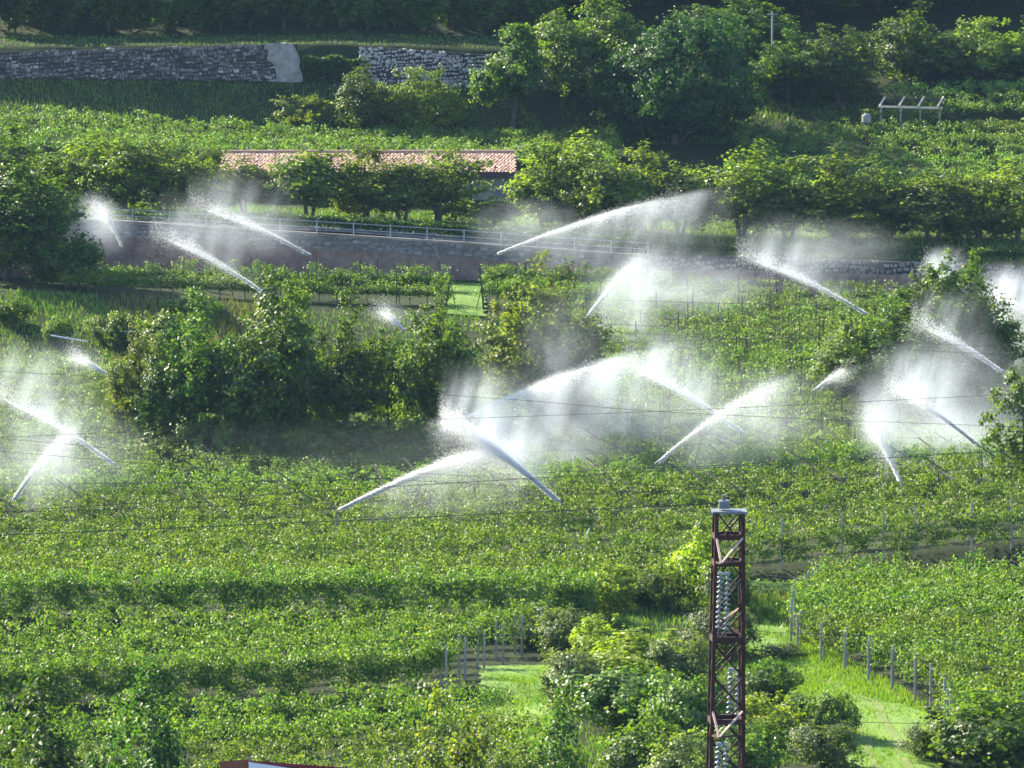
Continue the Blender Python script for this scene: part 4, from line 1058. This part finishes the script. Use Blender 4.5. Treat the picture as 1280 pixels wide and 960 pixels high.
def find_Y(u, v, h, lo=300, hi=424):
    ys = np.arange(lo, hi, .25); f = Zv(v, ys)-gz(np.full_like(ys, u), ys)-h
    k = np.where(np.diff(np.sign(f)) != 0)[0]
    return float(ys[k[0]]) if len(k) else float(ys[np.argmin(np.abs(f))])

def sprinkler(u0, v0, u1, v1, label, dY=1.0, side=1, amp=.2, decay=1.6, Wd=2.6, Y=None, n=9000, w1=.44, hn=2.7, mist=True):
    Y0 = Y or find_Y(u0, v0, hn)
    p0 = Vector((X(u0, Y0), Y0, Zv(v0, Y0))); Y1 = Y0+dY; p1 = Vector((X(u1, Y1), Y1, Zv(v1, Y1)))
    g = gxy(p0.x, p0.y); az = math.atan2(p1.y-p0.y, p1.x-p0.x)
    L = math.hypot(p1.x-p0.x, p1.y-p0.y); h = max(p1.z-p0.z, 1.0)
    r = thing('sprinkler', (p0.x, p0.y, g), label, 'sprinkler', 'irrigation sprinklers', rz=az)
    hh = p0.z-g
    q = link('riser_pipe', RISER, r, (0, 0, 0)); q.scale = (1, 1, max(hh-.05, .3)/.92)
    q = link('nozzle', NOZZLE, r, (0, 0, hh-.08)); q.rotation_euler = (0, -math.atan2(h*1.5, L)+.33, 0)
    sd = int(u0*7+v0)
    link('water_jet', jet_mesh(L, h, n, .03, w1, sd, side), r, (.3, 0, hh+.1))
    for (xa, xb, ra, rb, dn) in ((0.0, .66, .032, .085, 2.6), (.2, 1.04, .07, .27, .8)):
        V = []; nn = 14; ns_ = 8
        for i in range(nn):
            t = i/(nn-1); xx = xa+(xb-xa)*t; rr = (ra+(rb-ra)*t)*(math.sin(math.pi*min(1, max(.03, t*(2.0 if xa > 0 else 4)) if t < .5 else max(.03, (1-t)*2.2)/1) *.5))
            for q in range(ns_):
                a = 2*math.pi*q/ns_; V.append((xx*L, rr*math.cos(a), (1.3*xx-.3*xx*xx)*h+rr*math.sin(a)))
        Fq = [(i*ns_+q, i*ns_+(q+1) % ns_, (i+1)*ns_+(q+1) % ns_, (i+1)*ns_+q) for i in range(nn-1) for q in range(ns_)]+[tuple(range(ns_-1, -1, -1)), tuple((nn-1)*ns_+q for q in range(ns_))]
        link('jet_core', mesh('jet_core', V, Fq, CORE[dn]), r, (.3, 0, hh+.1))
    if mist:
        zmin = -(hh-.3)/h
        V = [(a, b, c) for a in (-.05, 1.6) for b in (-1, 1) for c in (zmin, 2.1)]
        Fc = [(0, 1, 3, 2), (4, 6, 7, 5), (0, 4, 5, 1), (2, 3, 7, 6), (0, 2, 6, 4), (1, 5, 7, 3)]
        o = link('spray_mist', mesh('spray_mist', V, Fc, spray_mat(amp, side, decay, (sd % 37)*1.3, zmin)), r, (0, 0, hh)); o.scale = (L, Wd, h)
    return r
sprinkler(155, 309, 124, 254, 'sprinkler near the left edge with a short steep white jet below the fruit trees', dY=3, side=-1, amp=.22, n=7000)
sprinkler(390, 320, 256, 262, 'sprinkler throwing a jet up-left in front of the pale road wall', amp=.14)
sprinkler(338, 371, 208, 299, 'sprinkler above the tallest grove tree with a thin jet up-left across the posts', amp=.10)
sprinkler(619, 318, 820, 252, 'sprinkler at the grass gap throwing a long arc right over the road wall', side=-1, amp=.15, decay=1.2)
sprinkler(722, 410, 796, 325, 'sprinkler throwing a steep jet up-right behind the airy olive tree', side=-1, amp=.16, decay=.7, dY=4)
sprinkler(1085, 393, 942, 326, 'sprinkler left of the ragged tree with a jet up-left over the pale plot', amp=.16)
sprinkler(508, 414, 478, 392, 'sprinkler glimpsed between two dark grove trees', amp=.12, n=4000, dY=2)
sprinkler(140, 471, 92, 449, 'sprinkler with a short jet at the left end of the middle grove', amp=.12, n=4500)
sprinkler(146, 582, 2, 498, 'sprinkler at the left throwing a bright jet up-left to the edge', amp=.16, decay=1.2, Wd=3)
sprinkler(12, 626, 76, 546, 'sprinkler at the left edge with a jet rising right, crossing another jet', side=-1, amp=.12, n=6000)
sprinkler(535, 545, 752, 455, 'sprinkler under the grove throwing the tallest central arc up-right', side=-1, amp=.24, decay=1.0, Wd=3.2, w1=.45)
sprinkler(702, 628, 572, 536, 'sprinkler on the arm field throwing the brightest jet up-left under the tall arc', amp=.30, decay=1.4, Wd=3, n=40000)
sprinkler(421, 638, 606, 563, 'sprinkler on the arm field throwing a low curved arc to the right', side=-1, amp=.08, n=40000, w1=.4)
sprinkler(930, 541, 802, 466, 'sprinkler with a jet up-left forming the left part of a bright cross', amp=.22)
sprinkler(819, 579, 950, 486, 'sprinkler with a jet up-right forming the right part of a bright cross', side=-1, amp=.10, n=8000)
sprinkler(1015, 489, 1056, 461, 'sprinkler with a small thin jet in front of the low light tree', side=-1, amp=.06, n=4000)
sprinkler(1128, 604, 1088, 530, 'sprinkler at the right with a steep jet leaning left over the vines', amp=.24, decay=.8, Wd=3, dY=3)
sprinkler(1224, 556, 1122, 490, 'sprinkler at the right throwing a jet up-left in front of the dark tree', amp=.19, decay=.9, Wd=3)
sprinkler(1256, 466, 1156, 410, 'sprinkler at the right edge with a jet up-left under the ragged tree', amp=.11, decay=.9, Wd=2.4, Y=360.5)
sprinkler(1215, 372, 1165, 338, 'sprinkler hidden behind the ragged tree, only its white mist showing', amp=.26, decay=.8, Wd=3, Y=392, n=4500)
sprinkler(1330, 420, 1240, 372, 'sprinkler beyond the right edge whose mist drifts in beside the ragged tree', amp=.17, decay=.6, Wd=3.5, Y=380)

def ico(n=2):
    import bmesh
    bm = bmesh.new(); bmesh.ops.create_icosphere(bm, subdivisions=n, radius=1)
    me = bpy.data.meshes.new('mist'); bm.to_mesh(me); bm.free(); return me
def puff(u, v, Y, wu, wv, dy, amp, label):
    me = ico(); me.materials.append(puff_mat(amp, (u*13+v) % 41))
    o = link('mist', me, None, (X(u, Y), Y, Zv(v, Y))); o.scale = (wu*Y/F, dy, wv*Y/F)
    tag(o, label, 'mist', 'drifting mist', 'stuff')
puff(60, 570, 336, 150, 90, 7, .035, 'white mist over the vines at the left edge')
puff(700, 440, 350, 70, 100, 4, .03, 'tall plume of mist in front of the airy olive tree')
puff(690, 560, 345, 130, 70, 5, .06, 'bright mist where the central jets meet')
puff(840, 360, 398, 150, 55, 7, .05, 'mist curtain below the road wall over the pale plot')
puff(1190, 560, 345, 150, 90, 7, .07, 'mist over the vines at the right edge')
puff(1180, 480, 356, 130, 80, 5, .05, 'mist in front of the dark right trees')
puff(1262, 400, 380, 60, 80, 6, .06, 'dense mist at the right edge beside the ragged tree')
puff(1030, 310, 410, 130, 45, 5, .03, 'thin mist over the right part of the road wall')
puff(660, 285, 409, 90, 45, 4, .05, 'thin mist rising over the road wall near the grass gap')
puff(110, 285, 408, 70, 45, 4, .07, 'mist beside the big left tree')
puff(300, 290, 409, 120, 45, 4, .035, 'thin mist before the left fruit trees')
puff(560, 570, 338, 640, 60, 8, .003, 'broad thin veil of mist over the field of slanted arms')
puff(900, 520, 345, 200, 80, 8, .028, 'faint mist over the middle of the arm field')

# ------------------------------------------------------------------ haze: even air over the whole slope
m_, n_, l_, out_ = new_mat('haze')
v_ = n_.new('ShaderNodeVolumePrincipled'); v_.inputs['Color'].default_value = (0.4, 0.65, 1.0, 1); v_.inputs['Density'].default_value = 0.00004; v_.inputs['Anisotropy'].default_value = 0.0
l_.new(v_.outputs[0], out_.inputs['Volume'])
m = MB(); m.box((-700, -65, -2), (700, 1000, 132))
tag(m.build('haze', m_), 'pale blue summer haze over the valley', 'haze', None, 'stuff')
